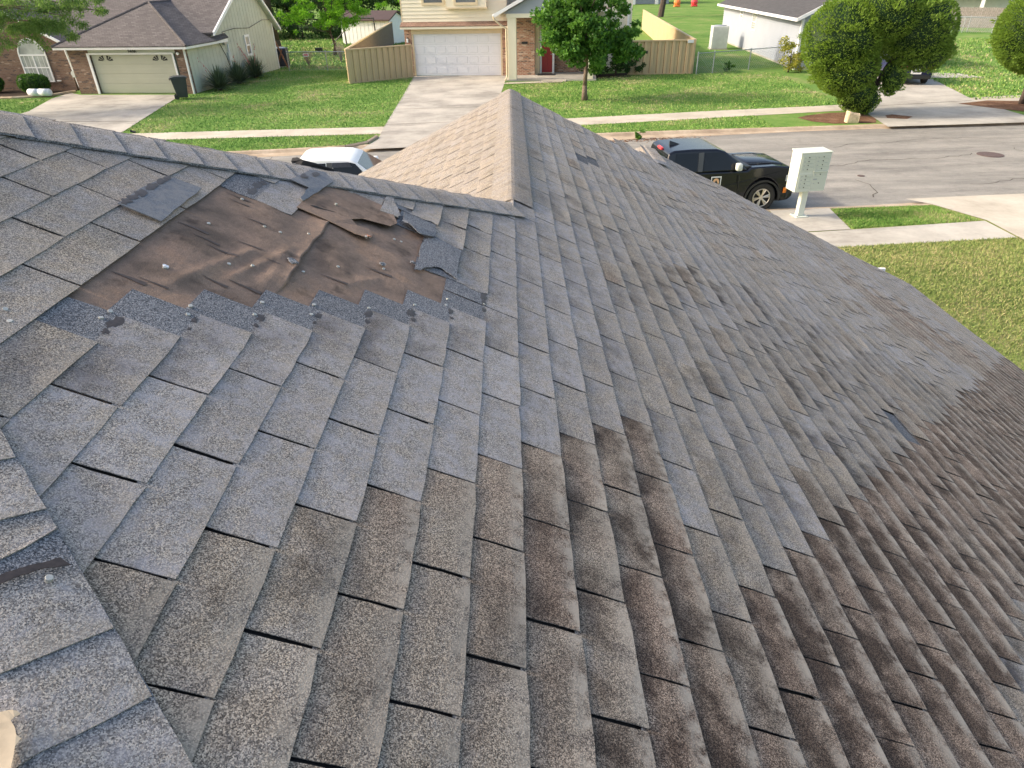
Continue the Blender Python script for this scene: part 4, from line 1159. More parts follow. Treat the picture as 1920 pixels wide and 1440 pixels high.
# small forward gable beside the step of the rake
zg = zroof(XJ)
mb = MB()
mb.slab([(XJ, 8.5, zg + .02), (XJ, YRJ, zg + .02), (XJ - .62, YRJ, zg - .30), (XJ - .62, 9.0, zg - .30)][::-1], .03)
o = hchild(mb.build('porch_gable_slope', MAT['shingle'])); o.color = (.62, .55, 0, 1)
run_caps(Vector((XJ, 8.62, zg + .005)), Vector((0, 1, 0)), Vector((1, 0, 0)), 0.35, 6, tonef=lambda i: (.50, .3, 0, 1), name='ridge_cap')
# rake and eave trim, gutter, walls
mb = MB()
mb.slab([(0, YR2 + .01, RIDGE_Z - .03), (1.2, YR2 + .13, zroof(1.2) - .03), (1.2, YR2 + .17, zroof(1.2) - .03), (0, YR2 + .05, RIDGE_Z - .03)], .18)
mb.slab([(0, YR2 + .01, RIDGE_Z - .03), (-4.4, YR2 + .01, zroof(4.4) - .03), (-4.4, YR2 + .05, zroof(4.4) - .03), (0, YR2 + .05, RIDGE_Z - .03)][::-1], .18)
mb.slab([(XJ, YRJ + .0, zg - .03), (XE, 9.42, zroof(XE) - .03), (XE, 9.46, zroof(XE) - .03), (XJ, YRJ + .04, zg - .03)], .18)
hchild(mb.build('fascia', MAT['white']))
zE = zroof(XE); mb = MB(); mb.box(5.52, 5.66, 9.47, 9.52, zroof(5.5) - .10, zroof(5.5) - .03)
hchild(mb.build('gutter_end', MAT['white']))
mb = MB()
mb.prism_x([(-5.6, -1.15), (8.9, -1.15), (8.9, zE + .02), (-5.6, zE + .02)], XE - .45, XE - .3)
mb.prism_y([(-3.9, -1.15), (XE - .46, -1.15), (XE - .46, zE + .05), (1.2, zroof(1.2) - .22), (0, RIDGE_Z - .22), (-3.9, zroof(3.9) - .22)], 7.9, 8.03)
hchild(mb.build('wall', MAT['brick_l']))

# lifted scraps on the hip caps
def flap(name, pts, mat, label, cat):
    mb = MB(); n = len(pts)
    mb.v = [tuple(p) for p in pts] + [(p[0] + .003, p[1] - .003, p[2] - .004) for p in pts]
    mb.f = [tuple(range(n)), tuple(range(2 * n - 1, n - 1, -1))] + [(i, (i + 1) % n, n + (i + 1) % n, n + i) for i in range(n)]
    return mb.build(name, mat)
o = hchild(flap('lifted_cap', [(-.93, 2.95, 4.90), (-.952, 2.96, 4.925), (-.948, 2.972, 4.937), (-.925, 2.97, 4.940), (-.90, 2.96, 4.931), (-.85, 2.975, 4.912), (-.78, 3.02, 4.872), (-.84, 2.95, 4.87)], MAT['black_edge'], '', '')); o['label'] = 'black underside of a cap lifted behind the hip'
scrap('small black curled scrap on the far hip caps', -11.45, 1.035, .045, .012, 21, MAT['black_edge'], 'curled_scrap', 'scrap')
# bare wood and missing granules at the lower left corner
# adhesive band, nail and bare wood on the near hip caps
sheet('adhesive_strip', ragged([(k_, t_, .031) for k_, t_ in [(-6.80, -.72), (-6.69, -.697), (-6.56, -.676), (-6.41, -.658), (-6.29, -.641), (-6.13, -.648), (-6.34, -.665), (-6.51, -.688), (-6.63, -.71), (-6.74, -.73)]], .012, 2, 6), MAT['tar'], .0012)
onslope(link('roofing_nail', nmesh), -6.25, -.678, .0295)
sheet('bare_wood_patch', ragged([(-6.02, -.881, .030), (-5.84, -.880, .034), (-5.75, -.875, .036), (-5.67, -.878, .036), (-5.71, -.888, .036), (-5.60, -.902, .036), (-5.54, -.905, .036), (-5.55, -.915, .036), (-5.46, -.945, .036), (-5.40, -.97, .034), (-5.9, -.99, .022), (-6.1, -.93, .022)], .012, 1, 5), MAT['ply'], .001, 'bare pale wood showing where the hip cap is torn away, lower left')
# ================================================================== MAILBOX CLUSTER
def build_mailbox():
    # front face looks towards the camera and right; base at (7.55,17.25)
    t = thing('mailbox_cluster', (7.6, 17.28, 0.014), math.radians(9), 'pale cluster mailbox with rows of small doors on one post, beside the road', 'mailbox')
    mb = MB(); mb.box(-.17, .17, -.17, .17, 0, .022); mb.build('base_plate', MAT['cbu'], t, bevel=.004)
    for x, y in ((-.13, -.13), (.13, -.13), (-.13, .13), (.13, .13)):
        m = MB(); m.tube((x, y, .02), (x, y, .055), .016, .016, 6); m.build('bolt', MAT['galv'], t)
    mb = MB(); mb.box(-.085, .085, -.075, .075, .02, .72); mb.build('pedestal', MAT['cbu'], t, bevel=.012)
    W = .41; D = .22; Z0 = .70; Z1 = 1.66
    mb = MB(); mb.box(-W, W, -D, D, Z0, Z1); cab = mb.build('cabinet', MAT['cbu'], t, bevel=.012)
    mb = MB(); mb.prism_x([(-D - .02, Z1), (D + .02, Z1), (D + .02, Z1 + .035), (-D - .02, Z1 + .02)], -W - .015, W + .015); mb.build('cabinet_roof', MAT['cbu'], t, bevel=.008)
    y = -D - .004
    def door(x0, x1, z0, z1, lock=True, knob=True):
        m = MB(); m.box(x0, x1, y - .006, y + .008, z0, z1); d = m.build('mail_door', MAT['cbu_door'], t, bevel=.003)
        if lock:
            k = MB(); k.disc((x0 + (x1 - x0) * .52, y - .010, (z0 + z1) / 2 + .002), .013, 'y', 10, .006); k.build('lock', MAT['dark'], d)
            k = MB(); k.box(x0 + .05, x0 + .085, y - .0085, y - .006, (z0 + z1) / 2 - .012, (z0 + z1) / 2 + .004); k.build('number_plate', MAT['galv'], d)
    hL = .088
    zt = Z1 - .05
    for i in range(4): door(-W + .05, -.03, zt - (i + 1) * .096, zt - i * .096 - .008)
    for i in range(4): door(-W + .05, -.03, zt - .45 - (i + 1) * .096, zt - .45 - i * .096 - .008)
    for i in range(4): door(.0, W - .03, zt - (i + 1) * .096, zt - i * .096 - .008)
    m = MB(); m.box(.0, W - .02, y - .03, y + .008, zt - .42, zt - .395); m.build('outgoing_slot_hood', MAT['cbu'], t, bevel=.004)
    door(.0, W - .03, zt - .53, zt - .43)
    door(.0, W - .03, zt - .86, zt - .54)
    m = MB(); m.box(.03, .13, y - .0085, y - .006, zt - .62, zt - .585); m.build('notice_label', MAT['galv'], t)
build_mailbox()

# ================================================================== PICKUPS
simple('pillar', 'satin_grey_pillar', (0.06, 0.065, 0.07), 0.45)
def arc(cx, cz, r, a0, a1, n=8):
    return [(cx + r * math.cos(math.radians(a0 + (a1 - a0) * i / n)), cz + r * math.sin(math.radians(a0 + (a1 - a0) * i / n))) for i in range(n + 1)]
def pickup(loc, rz, paintk, label, flares, extras=True):
    """x forward, front near wheel centre at x=0 y=0 (right side at y=0, body towards +y)"""
    t = thing('pickup_truck', loc, rz, label, 'pickup truck')
    P = MAT[paintk]; Wd = 1.86; R = .40; H = 1.53
    bx0, bx1 = -4.35, 0.93
    # lower body side profile with wheel arches
    prof = [(bx0, .42), (bx0, .98), (bx0 + .03, 1.08), (-2.82, 1.08), (-2.80, 1.05), (-0.48, 1.05), (-.40, 1.11), (.25, 1.12), (.70, 1.08), (.87, .97), (.92, .72), (.94, .55), (.93, .36), (.80, .28), (.52, .27)]
    prof += arc(0, .36, .50, -10, 190, 12)
    prof += [(-.55, .27), (-2.65, .27)]
    prof += arc(-3.2, .36, .50, -10, 190, 12)
    prof += [(-3.75, .30), (bx0 + .08, .36)]
    mb = MB(); mb.prism_y(prof, .0, Wd); body = mb.build('body', P, t, bevel=.045, seg=3, smooth=True)
    for v in body.data.vertices:   # tumblehome and nose taper
        x, y, z = v.co
        c = Wd / 2; f = 1 - .055 * max(0, (z - .62)) / .4
        if x > .3: f *= 1 - .14 * ((x - .3) / .63) ** 2
        v.co.y = c + (y - c) * f
    # hood bulge, part of the bodywork
    mb = MB(); mb.prism_y([(-.42, 1.10), (.2, 1.10), (.64, 1.07), (.70, 1.07), (.6, 1.105), (.2, 1.145), (-.35, 1.15)], .45, Wd - .45); mb.build('hood_bulge', P, t, bevel=.02, smooth=True)
    for yy in (.36, Wd - .40):
        mb = MB(); mb.prism_y([(-.40, 1.09), (.25, 1.10), (.68, 1.06), (.60, 1.10), (.25, 1.145), (-.36, 1.14)], yy, yy + .05); mb.build('hood_crease', P, t, bevel=.012, smooth=True)
    # cab greenhouse as a tapered solid
    def cabsec(x, z, inset): return [(x, inset, z), (x, Wd - inset, z)]
    low = [(-2.78, 1.03), (-.44, 1.03)]
    roof = [(-2.66, H - .05), (-2.50, H), (-2.0, H + .015), (-1.35, H), (-1.12, H - .06)]
    prof2 = [low[0]] + roof + [(-.46, 1.05)]
    mb = MB(); n = len(prof2); vs = []
    for side in (0, 1):
        for (x, z) in prof2:
            f = (z - 1.03) / (H - 1.03); ins = .05 + .15 * f
            vs.append((x, ins if side == 0 else Wd - ins, z))
    fs = [tuple(range(n)), tuple(range(2 * n - 1, n - 1, -1))] + [(i, n + i, n + (i + 1) % n, (i + 1) % n) for i in range(n)]
    mb.add(vs, fs); cab = mb.build('cab', P, t, bevel=.05, seg=3, smooth=True)
    for ob in (body, cab):
        ob.data.polygons.foreach_set('use_smooth', [True] * len(ob.data.polygons))
        try: ob.modifiers.new('n', 'WEIGHTED_NORMAL').keep_sharp = False
        except Exception: pass
    def onside(x, z, side, out=.012):
        f = (z - 1.03) / (H - 1.03); ins = .05 + .15 * f - out
        return (x, ins if side == 0 else Wd - ins, z)
    def sidepanel(name, pts, mat, side, out=.012, th=.01, parent=None):
        m = MB(); a = [onside(x, z, side, out) for x, z in pts]; b = [onside(x, z, side, out - th) for x, z in pts]; k = len(pts)
        m.add(a + b, [tuple(range(k)), tuple(range(2 * k - 1, k - 1, -1))] + [(i, k + i, k + (i + 1) % k, (i + 1) % k) for i in range(k)])
        return m.build(name, mat, parent or t)
    for side in (0, 1):
        fr = sidepanel('side_window', [(-1.72, 1.08), (-.76, 1.08), (-1.12, H - .10), (-1.24, H - .07), (-1.68, H - .07)], MAT['glass_d'], side)
        rr = sidepanel('side_window', [(-2.52, 1.08), (-1.90, 1.08), (-1.88, H - .07), (-2.46, H - .07)], MAT['glass_d'], side)
        sidepanel('door_pillar', [(-1.87, 1.07), (-1.75, 1.07), (-1.71, H - .06), (-1.85, H - .06)], MAT['pillar'], side, .016)
        if paintk == 'car_white':
            sidepanel('window_visor', [(-1.72, H - .16), (-1.20, H - .16), (-1.28, H - .06), (-1.70, H - .06)], MAT['acdark'], side, .035, .02)
    # windscreen and rear window
    def slab4(name, pts, mat, off):
        m = MB(); a = [Vector(p) for p in pts]; nrm = (a[1] - a[0]).cross(a[2] - a[0]).normalized()
        if nrm.z < 0: nrm = -nrm
        b = [tuple(p + nrm * off) for p in a]; c_ = [tuple(p + nrm * (off - .012)) for p in a]
        m.add(b + c_, [(0, 1, 2, 3), (7, 6, 5, 4)] + [(i, 4 + i, 4 + (i + 1) % 4, (i + 1) % 4) for i in range(4)]); return m.build(name, mat, t)
    slab4('windscreen', [(-.53, .14, 1.11), (-.53, Wd - .14, 1.11), (-1.11, Wd - .235, H - .085), (-1.11, .235, H - .085)], MAT['glass_g'], .014)
    slab4('rear_window', [(-2.77, .22, 1.11), (-2.77, Wd - .22, 1.11), (-2.69, Wd - .26, H - .14), (-2.69, .26, H - .14)], MAT['glass_d'], .012)
    mb = MB(); mb.prism_y([(-.60, 1.07), (-.40, 1.07), (-.31, 1.10), (-.40, 1.13), (-.58, 1.12)], .14, Wd - .14); mb.build('cowl', MAT['dark'], t, bevel=.01)
    mb = MB(); mb.box(-2.69, -2.63, Wd / 2 - .16, Wd / 2 + .16, H - .07, H - .02); mb.build('high_brake_light', MAT['redlens'], t) if extras else None
    if extras: mb = MB(); mb.add([(-2.42, Wd / 2 - .04, H + .002), (-2.42, Wd / 2 + .04, H + .002), (-2.12, Wd / 2, H + .01), (-2.42, Wd / 2, H + .10)], [(0, 1, 3), (0, 3, 2), (1, 2, 3), (0, 2, 1)]); mb.build('antenna', MAT['dark'], t) if extras else None
    # load bed interior
    mb = MB(); mb.box(-4.22, -2.92, .14, Wd - .14, 1.05, 1.086); mb.build('bed_liner', MAT['dark'], t)
    mb = MB(); mb.box(bx0 - .10, bx0 + .05, .12, Wd - .12, .40, .58); mb.build('rear_bumper', MAT['dark'], t, bevel=.03)
    mb = MB(); mb.prism([(.86, .12), (1.0, .30), (1.02, Wd / 2), (1.0, Wd - .30), (.86, Wd - .12), (.7, Wd - .05), (.7, .05)], .30, .50); mb.build('front_bumper', MAT['dark'], t, bevel=.03)
    mb = MB(); mb.prism([(.86, .34), (.90, .36), (.94, Wd / 2), (.90, Wd - .36), (.86, Wd - .34)], .56, .80); mb.build('grille', MAT['dark'], t, bevel=.01)
    for s in (0, 1):
        y0 = .055 if s == 0 else Wd - .30
        mb = MB(); mb.prism([(.62, y0 + (0 if s == 0 else .25)), (.86, y0 + (.05 if s == 0 else .20)), (.93, y0 + (.25 if s == 0 else 0)), (.80, y0 + (.25 if s == 0 else 0))][::(1 if s == 0 else -1)], .76, .90); mb.build('headlight', MAT['aclight'], t, bevel=.01)
    for s, y in ((0, -.012), (1, Wd - .06)):
        mb = MB(); mb.prism([(.58, y + .02), (.60, y + .005), (.66, y + .02), (.70, y + .06), (.62, y + .07)], .50, .62)
        mb.build('side_marker', MAT['amber'], t)
    # mirrors
    for s in (0, 1):
        y = -.14 if s == 0 else Wd + .14; sg = 1 if s == 0 else -1
        m = MB(); m.box(-.88, -.72, min(y, y + sg * .17), max(y, y + sg * .17), 1.08, 1.25); mi = m.build('mirror', P if paintk == 'car_white' else MAT['aclight'] if s == 0 else MAT['dark'], t, bevel=.04, smooth=True)
        m = MB(); m.box(-.84, -.76, min(y + sg * .15, y + sg * .24), max(y + sg * .15, y + sg * .24), 1.09, 1.14); m.build('mirror_arm', MAT['dark'], mi)
    # doors: seams and handles
    for s in (0, 1):
        yy = -.003 if s == 0 else Wd + .003
        for x in (-.72, -1.80, -2.72):
            m = MB(); m.box(x - .006, x + .006, min(yy, yy + (.02 if s == 0 else -.02)), max(yy, yy + (.02 if s == 0 else -.02)), .36, .95); m.build('door_seam', MAT['dark'], t)
        for x in (-1.62, -2.58):
            m = MB(); m.box(x - .09, x + .09, (-.022 if s == 0 else Wd - .004), (.004 if s == 0 else Wd + .022), .82, .85); m.build('door_handle', P, t, bevel=.008)
        m = MB(); m.box(-2.6, -.62, (-.03 if s == 0 else Wd - .05), (.05 if s == 0 else Wd + .03), .22, .27); m.build('sill_step', MAT['dark'], t, bevel=.01)
    # wheels
    for x in (0, -3.2):
        for s in (0, 1):
            y0 = .0 if s == 0 else Wd
            sg = 1 if s == 0 else -1
            m = MB(); prof_w = [(.24, .02), (.33, -.005), (.375, .0), (.392, .03), (.392, .20), (.37, .235), (.26, .235)]
            ns = 28; vs = []; fs = []
            for i in range(ns):
                a = 2 * math.pi * i / ns
                for r_, yy in prof_w: vs.append((x + r_ * math.cos(a), y0 + sg * yy, .392 - .0 + r_ * math.sin(a)))
            k = len(prof_w)
            for i in range(ns):
                for j in range(k - 1): fs.append((i * k + j, ((i + 1) % ns) * k + j, ((i + 1) % ns) * k + j + 1, i * k + j + 1))
            m.add(vs, fs); wh = m.build('wheel', MAT['tyre'], t, smooth=True)
            m = MB(); m.tube((x, y0 + sg * .08, .392), (x, y0 + sg * .20, .392), .245, .245, 24); m.build('wheel_well', MAT['dark'], wh)
            m = MB()
            for i in range(6):
                a = 2 * math.pi * i / 6 + .2
                for da in (-.13, .13):
                    pa = (x + .05 * math.cos(a), y0 + sg * .035, .392 + .05 * math.sin(a)); pb = (x + .225 * math.cos(a + da), y0 + sg * .02, .392 + .225 * math.sin(a + da))
                    m.tube(pa, pb, .022, .024, 5)
            m.tube((x, y0 + sg * .02, .392), (x, y0 + sg * .07, .392), .06, .06, 12)
            for i in range(24):
                a = 2 * math.pi * i / 24; b = 2 * math.pi * (i + 1) / 24
                m.tube((x + .236 * math.cos(a), y0 + sg * .015, .392 + .236 * math.sin(a)), (x + .236 * math.cos(b), y0 + sg * .015, .392 + .236 * math.sin(b)), .014, .014, 5, False)
            m.build('rim', MAT['rim'], wh)
            m = MB(); A = arc(x, .37, .455, -8, 188, 14); B = arc(x, .37, .50, -8, 188, 14)
            yf = -.025 if s == 0 else Wd - .03
            for i in range(14):
                q = [A[i], A[i + 1], B[i + 1], B[i]]
                m.add([(p[0], yf, p[1]) for p in q] + [(p[0], yf + .055, p[1]) for p in q], [(0, 1, 2, 3), (7, 6, 5, 4), (0, 4, 5, 1), (3, 2, 6, 7), (1, 5, 6, 2), (0, 3, 7, 4)])
            m.build('wheel_arch', MAT['dark'] if paintk == 'car_black' else P, t)
    # dark underbody
    mb = MB(); mb.box(-4.1, .6, .25, Wd - .25, .22, .40); mb.build('underbody', MAT['dark'], t)
    if paintk == 'car_black':
        def badge(x0, x1, z0, z1, m_, off, name, par):
            mm = MB(); mm.box(x0, x1, -.006 - off, -.003 - off, z0, z1); return mm.build(name, MAT[m_], par)
        st = badge(-1.50, -1.22, .68, .96, 'white', .002, 'door_sticker', t)
        badge(-1.475, -1.245, .765, .935, 'dark', .004, 'sticker_print', st)
        mm = MB(); mm.disc((-1.36, -.0135, .835), .085, 'y', 18, .002); mm.build('sticker_emblem', MAT['amber_pale'], st)
        mm = MB(); mm.add([(-1.42, -.0165, .80), (-1.30, -.0165, .80), (-1.36, -.0165, .88)], [(0, 1, 2)]); mm.build('sticker_roof_mark', MAT['dark'], st)
        badge(-1.47, -1.25, .70, .745, 'white', .0045, 'sticker_strip', st)
    seen = set()
    for ob in t.children_recursive:   # taller beltline
        if ob.name.startswith(('wheel', 'rim')) or ob.data.name in seen: continue
        seen.add(ob.data.name)
        for v in ob.data.vertices:
            if v.co.z > .5: v.co.z = .5 + (v.co.z - .5) * 1.15
    return t
simple('amber_pale', 'pale_orange_print', (0.75, 0.45, 0.25), 0.5)
pickup((6.80, 18.02, -.10), math.radians(6.2), 'car_black', 'black pickup truck with silver wheels and a white door sticker, parked behind the mailbox cluster', True)
pickup((-2.92, 17.62, -.10), math.radians(4.0), 'car_white', 'white pickup truck whose cab roof shows above the torn roof hip', False, False)

# dark blue car on the right hand drive, tail towards us
def blue_car():
    t = thing('parked_car', (22.15, 39.6, 0.02), math.radians(-10), 'dark blue car with a white number plate on the drive behind the round juniper', 'car')
    prof = [(0, .35), (0, .75), (.08, .98), (.35, 1.02), (.75, 1.42), (1.3, 1.50), (2.5, 1.48), (3.3, 1.02), (4.3, .92), (4.5, .7), (4.5, .35), (4.2, .25), (.3, .25)]
    W = 1.85
    mb = MB(); mb.prism_x(prof, -W / 2, W / 2); b = mb.build('body', MAT['car_blue'], t, bevel=.09, seg=3, smooth=True)
    for v in b.data.vertices:
        f = 1 - .22 * max(0, v.co.z - .9) / .6
        v.co.x *= f
        if v.co.y < .4: v.co.x *= .93
    mb = MB(); mb.add([(-.62, .40, 1.04), (.62, .40, 1.04), (.56, .74, 1.38), (-.56, .74, 1.38), (-.62, .37, 1.06), (.62, .37, 1.06), (.56, .71, 1.40), (-.56, .71, 1.40)], [(4, 5, 6, 7), (0, 3, 2, 1), (0, 1, 5, 4), (2, 3, 7, 6), (1, 2, 6, 5), (0, 4, 7, 3)]); mb.build('rear_window', MAT['glass_d'], t)
    for s in (-1, 1):
        mb = MB(); mb.box(min(s * .86, s * .5), max(s * .86, s * .5), -.03, .12, .78, .93); mb.build('tail_light', MAT['redlens'], t, bevel=.02)
    mb = MB(); mb.box(-.26, .26, -.045, -.02, .55, .80); pl = mb.build('number_plate', MAT['white'], t)
    for i, x in enumerate((-.17, -.11, -.05, .03, .09, .15)):
        mb = MB(); mb.box(x, x + .035, -.049, -.045, .62, .71); mb.build('plate_character', MAT['acdark'], pl)
    mb = MB(); mb.box(-.80, .80, -.06, .10, .30, .50); mb.build('bumper', MAT['dark'], t, bevel=.04)
    for x in (-.80, .80):
        for y in (.85, 3.6):
            m = MB(); m.tube((x - .1, y, .33), (x + .1, y, .33), .33, .33, 20); wh = m.build('wheel', MAT['tyre'], t)
            sx = -.11 if x < 0 else .11
            m = MB(); m.tube((x + sx * .9, y, .33), (x + sx * 1.1, y, .33), .2, .19, 16); m.build('rim', MAT['rim'], wh)
blue_car()

# ================================================================== CREAM HOUSE
def text_obj(s, size, name, mat, parent, loc, rot, depth=0.01):
    cu = bpy.data.curves.new(name, 'FONT'); cu.body = s; cu.size = size; cu.extrude = depth; cu.align_x = 'CENTER'; cu.align_y = 'CENTER'
    tmp = bpy.data.objects.new('tmp', cu); COL.objects.link(tmp)
    dg = bpy.context.evaluated_depsgraph_get(); me = bpy.data.meshes.new_from_object(tmp.evaluated_get(dg))
    bpy.data.objects.remove(tmp); bpy.data.curves.remove(cu)
    me.materials.clear(); me.materials.append(mat)
    o = link(name, me, parent, loc); o.rotation_euler = rot
    return o
def window(parent, x0, x1, z0, z1, y, frame='white', bars=(1, 1), glass='glass', fw=.07, dep=.06):
    m = MB(); m.box(x0, x1, y - dep, y, z0, z0 + fw); m.box(x0, x1, y - dep, y, z1 - fw, z1); m.box(x0, x0 + fw, y - dep, y, z0 + fw, z1 - fw); m.box(x1 - fw, x1, y - dep, y, z0 + fw, z1 - fw)
    for i in range(1, bars[0]):
        x = x0 + (x1 - x0) * i / bars[0]; m.box(x - .018, x + .018, y - dep + .01, y, z0 + fw, z1 - fw)
    for i in range(1, bars[1]):
        z = z0 + (z1 - z0) * i / bars[1]; m.box(x0 + fw, x1 - fw, y - dep + .013, y, z - .018, z + .018)
    w_ = m.build('window', MAT[frame], parent)
    m = MB(); m.box(x0 + fw * .5, x1 - fw * .5, y - .02, y - .008, z0 + fw * .5, z1 - fw * .5); m.build('pane', MAT[glass], w_)
    return w_
def cream_house():
    h = thing('cream_house', (-6.65, 47.69, 0), math.radians(-5.6), 'two storey cream and brick house with a white double garage door', 'house')
    L = 14.4; y = 0
    # garage brick piers
    for x0, x1 in ((0, .45), (6.26, 6.68)):
        m = MB(); m.box(x0, x1, 0, .5, 0, 2.78); m.build('brick_pier', MAT['brick_w'], h)
    m = MB(); m.box(.452, 6.258, -.01, .3, 2.44, 2.78); m.build('lintel', MAT['beige'], h)
    for xa, xb in ((.452, .56), (6.15, 6.258)):
        m = MB(); m.box(xa, xb, .02, .3, 0, 2.438); m.build('door_jamb', MAT['beige'], h)
    gd = None
    m = MB(); m.box(.56, 6.15, .10, .16, 0.02, 2.44); gd = m.build('garage_door', MAT['garage_w'], h)
    for r_ in range(4):
        for c_ in range(8):
            x0 = .62 + c_ * .69; z0 = .10 + r_ * .60
            m = MB(); m.box(x0 + .04, x0 + .60, .087, .10, z0 + .05, z0 + .42); m.build('door_panel', MAT['garage_w'], gd, bevel=.012)
    for r_ in range(1, 4):
        m = MB(); m.box(.56, 6.15, .094, .10, .055 + r_ * .60 - .01, .055 + r_ * .60 + .004); m.build('door_seam', MAT['aclight'], gd)
    # fascia, pent roof
    m = MB(); m.box(-.12, 6.72, -.42, -.36, 2.73, 2.90); m.box(-.12, 6.72, -.36, 0, 2.76, 2.80); m.build('pent_fascia', MAT['cream'], h)
    m = MB(); m.prism_x([(-.44, 2.90), (0, 3.12), (0, 3.02), (-.44, 2.86)], -.14, 6.74); pr = m.build('pent_roof', MAT['roof_p'], h)
    for i in range(3):
        m = MB(); x = -.14
        while x < 6.70:
            w_ = random.uniform(.16, .30); m.add([(x + .01, -.45 + i * .15, 2.905 + i * .072), (min(6.74, x + w_), -.45 + i * .15, 2.905 + i * .072), (min(6.74, x + w_), -.29 + i * .15, 2.972 + i * .072), (x + .01, -.29 + i * .15, 2.972 + i * .072), (x + .01, -.45 + i * .15, 2.885 + i * .072), (min(6.74, x + w_), -.45 + i * .15, 2.885 + i * .072)], [(0, 1, 2, 3), (0, 4, 5, 1)]); x += w_
        o = m.build('roof_shingles', MAT['roof_p'], pr); o['kind'] = 'stuff'
    # upper storey with lap siding
    m = MB(); m.box(-.06, 6.60, .02, 9, 3.06, 6.0); m.box(6.60, L, 2.2, 9, 0, 6.0); m.box(.0, 6.6, .4, 9, 0, 3.06); m.build('wall', MAT['cream'], h)
    z = 3.12; i = 0
    while z < 6.0:
        m = MB(); m.prism_x([(.02, z), (-.040, z), (-.004, z + .205), (.02, z + .205)], .0, 6.56); m.build('siding_board', MAT['cream'], h); z += .205
    m = MB(); m.box(-.09, .0, -.03, .10, 3.10, 6.0); m.build('corner_board', MAT['beige'], h)
    window(h, 1.28, 2.72, 4.02, 5.4, -.03, 'beige', (1, 2), 'glass', .14)
    bay = MB(); bay.box(2.90, 5.36, -.36, .0, 3.90, 5.9); b = bay.build('bay', MAT['cream'], h)
    m = MB(); m.box(2.84, 5.42, -.40, -.0, 3.82, 3.90); m.build('bay_sill', MAT['beige'], h)
    window(h, 3.35, 4.85, 4.02, 5.4, -.37, 'beige', (1, 2), 'glass', .14)
    # main roof
    m = MB(); m.slab([(-.5, -.6, 5.9), (6.9, -.6, 5.9), (6.9, 4.5, 8.2), (-.5, 4.5, 8.2)], .12); m.slab([(-.5, 4.5, 8.2), (6.9, 4.5, 8.2), (L + .5, 9.6, 5.9), (-.5, 9.6, 5.9)], .12); m.slab([(6.0, 1.6, 5.9), (L + .5, 1.6, 5.9), (L + .5, 5.5, 7.6), (6.0, 5.5, 7.6)], .12)
    m.build('roof', MAT['roof_p'], h)
    # porch
    m = MB(); m.box(6.66, 12.2, -2.7, 2.2, 0, .10); m.build('porch_slab', MAT['conc'], h)
    m = MB(); m.box(9.0, 10.4, -3.1, -2.7, 0, .07); m.build('porch_step', MAT['conc_warm'], h)
    m = MB(); m.box(6.86, 7.38, -2.66, -2.30, .10, 3.55); m.build('porch_column', MAT['cream'], h, bevel=.015)
    m = MB(); m.box(11.6, 12.0, -2.66, -2.30, .10, 3.55); m.build('porch_column', MAT['cream'], h, bevel=.015)
    m = MB(); m.box(6.80, 12.1, -2.70, -2.28, 3.40, 3.62); m.build('porch_beam', MAT['cream'], h)
    xm = 9.5
    m = MB(); m.prism_y([(6.6, 3.62), (12.4, 3.62), (xm, 5.05)], -2.64, -2.5); m.build('porch_gable', MAT['grey_wall'], h)
    m = MB()
    m.slab([(6.15, -2.95, 3.66), (xm, -2.95, 5.32), (xm, 2.2, 5.32), (6.15, 2.2, 3.66)], .05); m.slab([(xm, -2.95, 5.32), (12.85, -2.95, 3.66), (12.85, 2.2, 3.66), (xm, 2.2, 5.32)], .05)
    m.build('porch_roof', MAT['roof_p'], h)
    m = MB(); m.slab([(6.12, -3.0, 3.64), (xm, -3.0, 5.30), (xm, -2.93, 5.30), (6.12, -2.93, 3.64)], .2); m.slab([(xm, -3.0, 5.30), (12.9, -3.0, 3.64), (12.9, -2.93, 3.64), (xm, -2.93, 5.30)], .2); m.build('porch_rake', MAT['white'], h)
    m = MB(); m.box(6.02, 6.14, -2.98, 2.0, 3.50, 3.62); m.build('gutter', MAT['white'], h, bevel=.02)
    m = MB(); m.path([(6.08, -2.9, 3.52), (6.1, -2.88, 3.35), (6.55, -2.80, 3.0), (6.80, -2.78, 2.85), (6.80, -2.78, .25), (6.70, -2.90, .08)], .05, 8); m.build('downspout', MAT['beige'], h)
    # porch brick wall, door
    m = MB(); m.box(6.70, 8.35, -.6, 2.2, .10, 3.6); m.box(9.55, 11.9, .9, 2.2, .10, 3.6); m.build('brick_wall', MAT['brick_w'], h)
    m = MB(); m.box(8.351, 8.62, -.2, .4, .10, 3.4); m.build('beige_panel', MAT['beige'], h)
    m = MB(); m.box(8.35, 9.55, .30, .40, .10, 3.6); m.build('entry_wall', MAT['cream'], h)
    d = MB(); d.box(8.76, 9.42, .22, .27, .16, 2.35); do = d.build('front_door', MAT['red'], h)
    for z0, z1 in ((.35, 1.0), (1.2, 2.1)):
        for x0 in (8.84, 9.12):
            m = MB(); m.box(x0, x0 + .22, .205, .222, z0, z1); m.build('door_panel', MAT['red'], do, bevel=.01)
    m = MB(); m.disc((9.35, .19, 1.2), .035, 'y', 10, .02); m.build('door_knob', MAT['galv'], do)
    m = MB(); m.box(8.63, 8.75, .18, .30, .10, 2.45); m.box(9.43, 9.55, .18, .30, .10, 2.45); m.box(8.63, 9.55, .18, .30, 2.45, 2.58); m.build('door_frame', MAT['white'], h)
    m = MB(); m.box(8.55, 9.65, -.9, -.2, .104, .13); tag(m.build('doormat', MAT['dark'], None), 'dark doormat in front of the red front door', 'doormat')
    bpy.data.objects['doormat'].matrix_world = Matrix.Translation(h.location) @ Matrix.Rotation(h.rotation_euler.z, 4, 'Z')
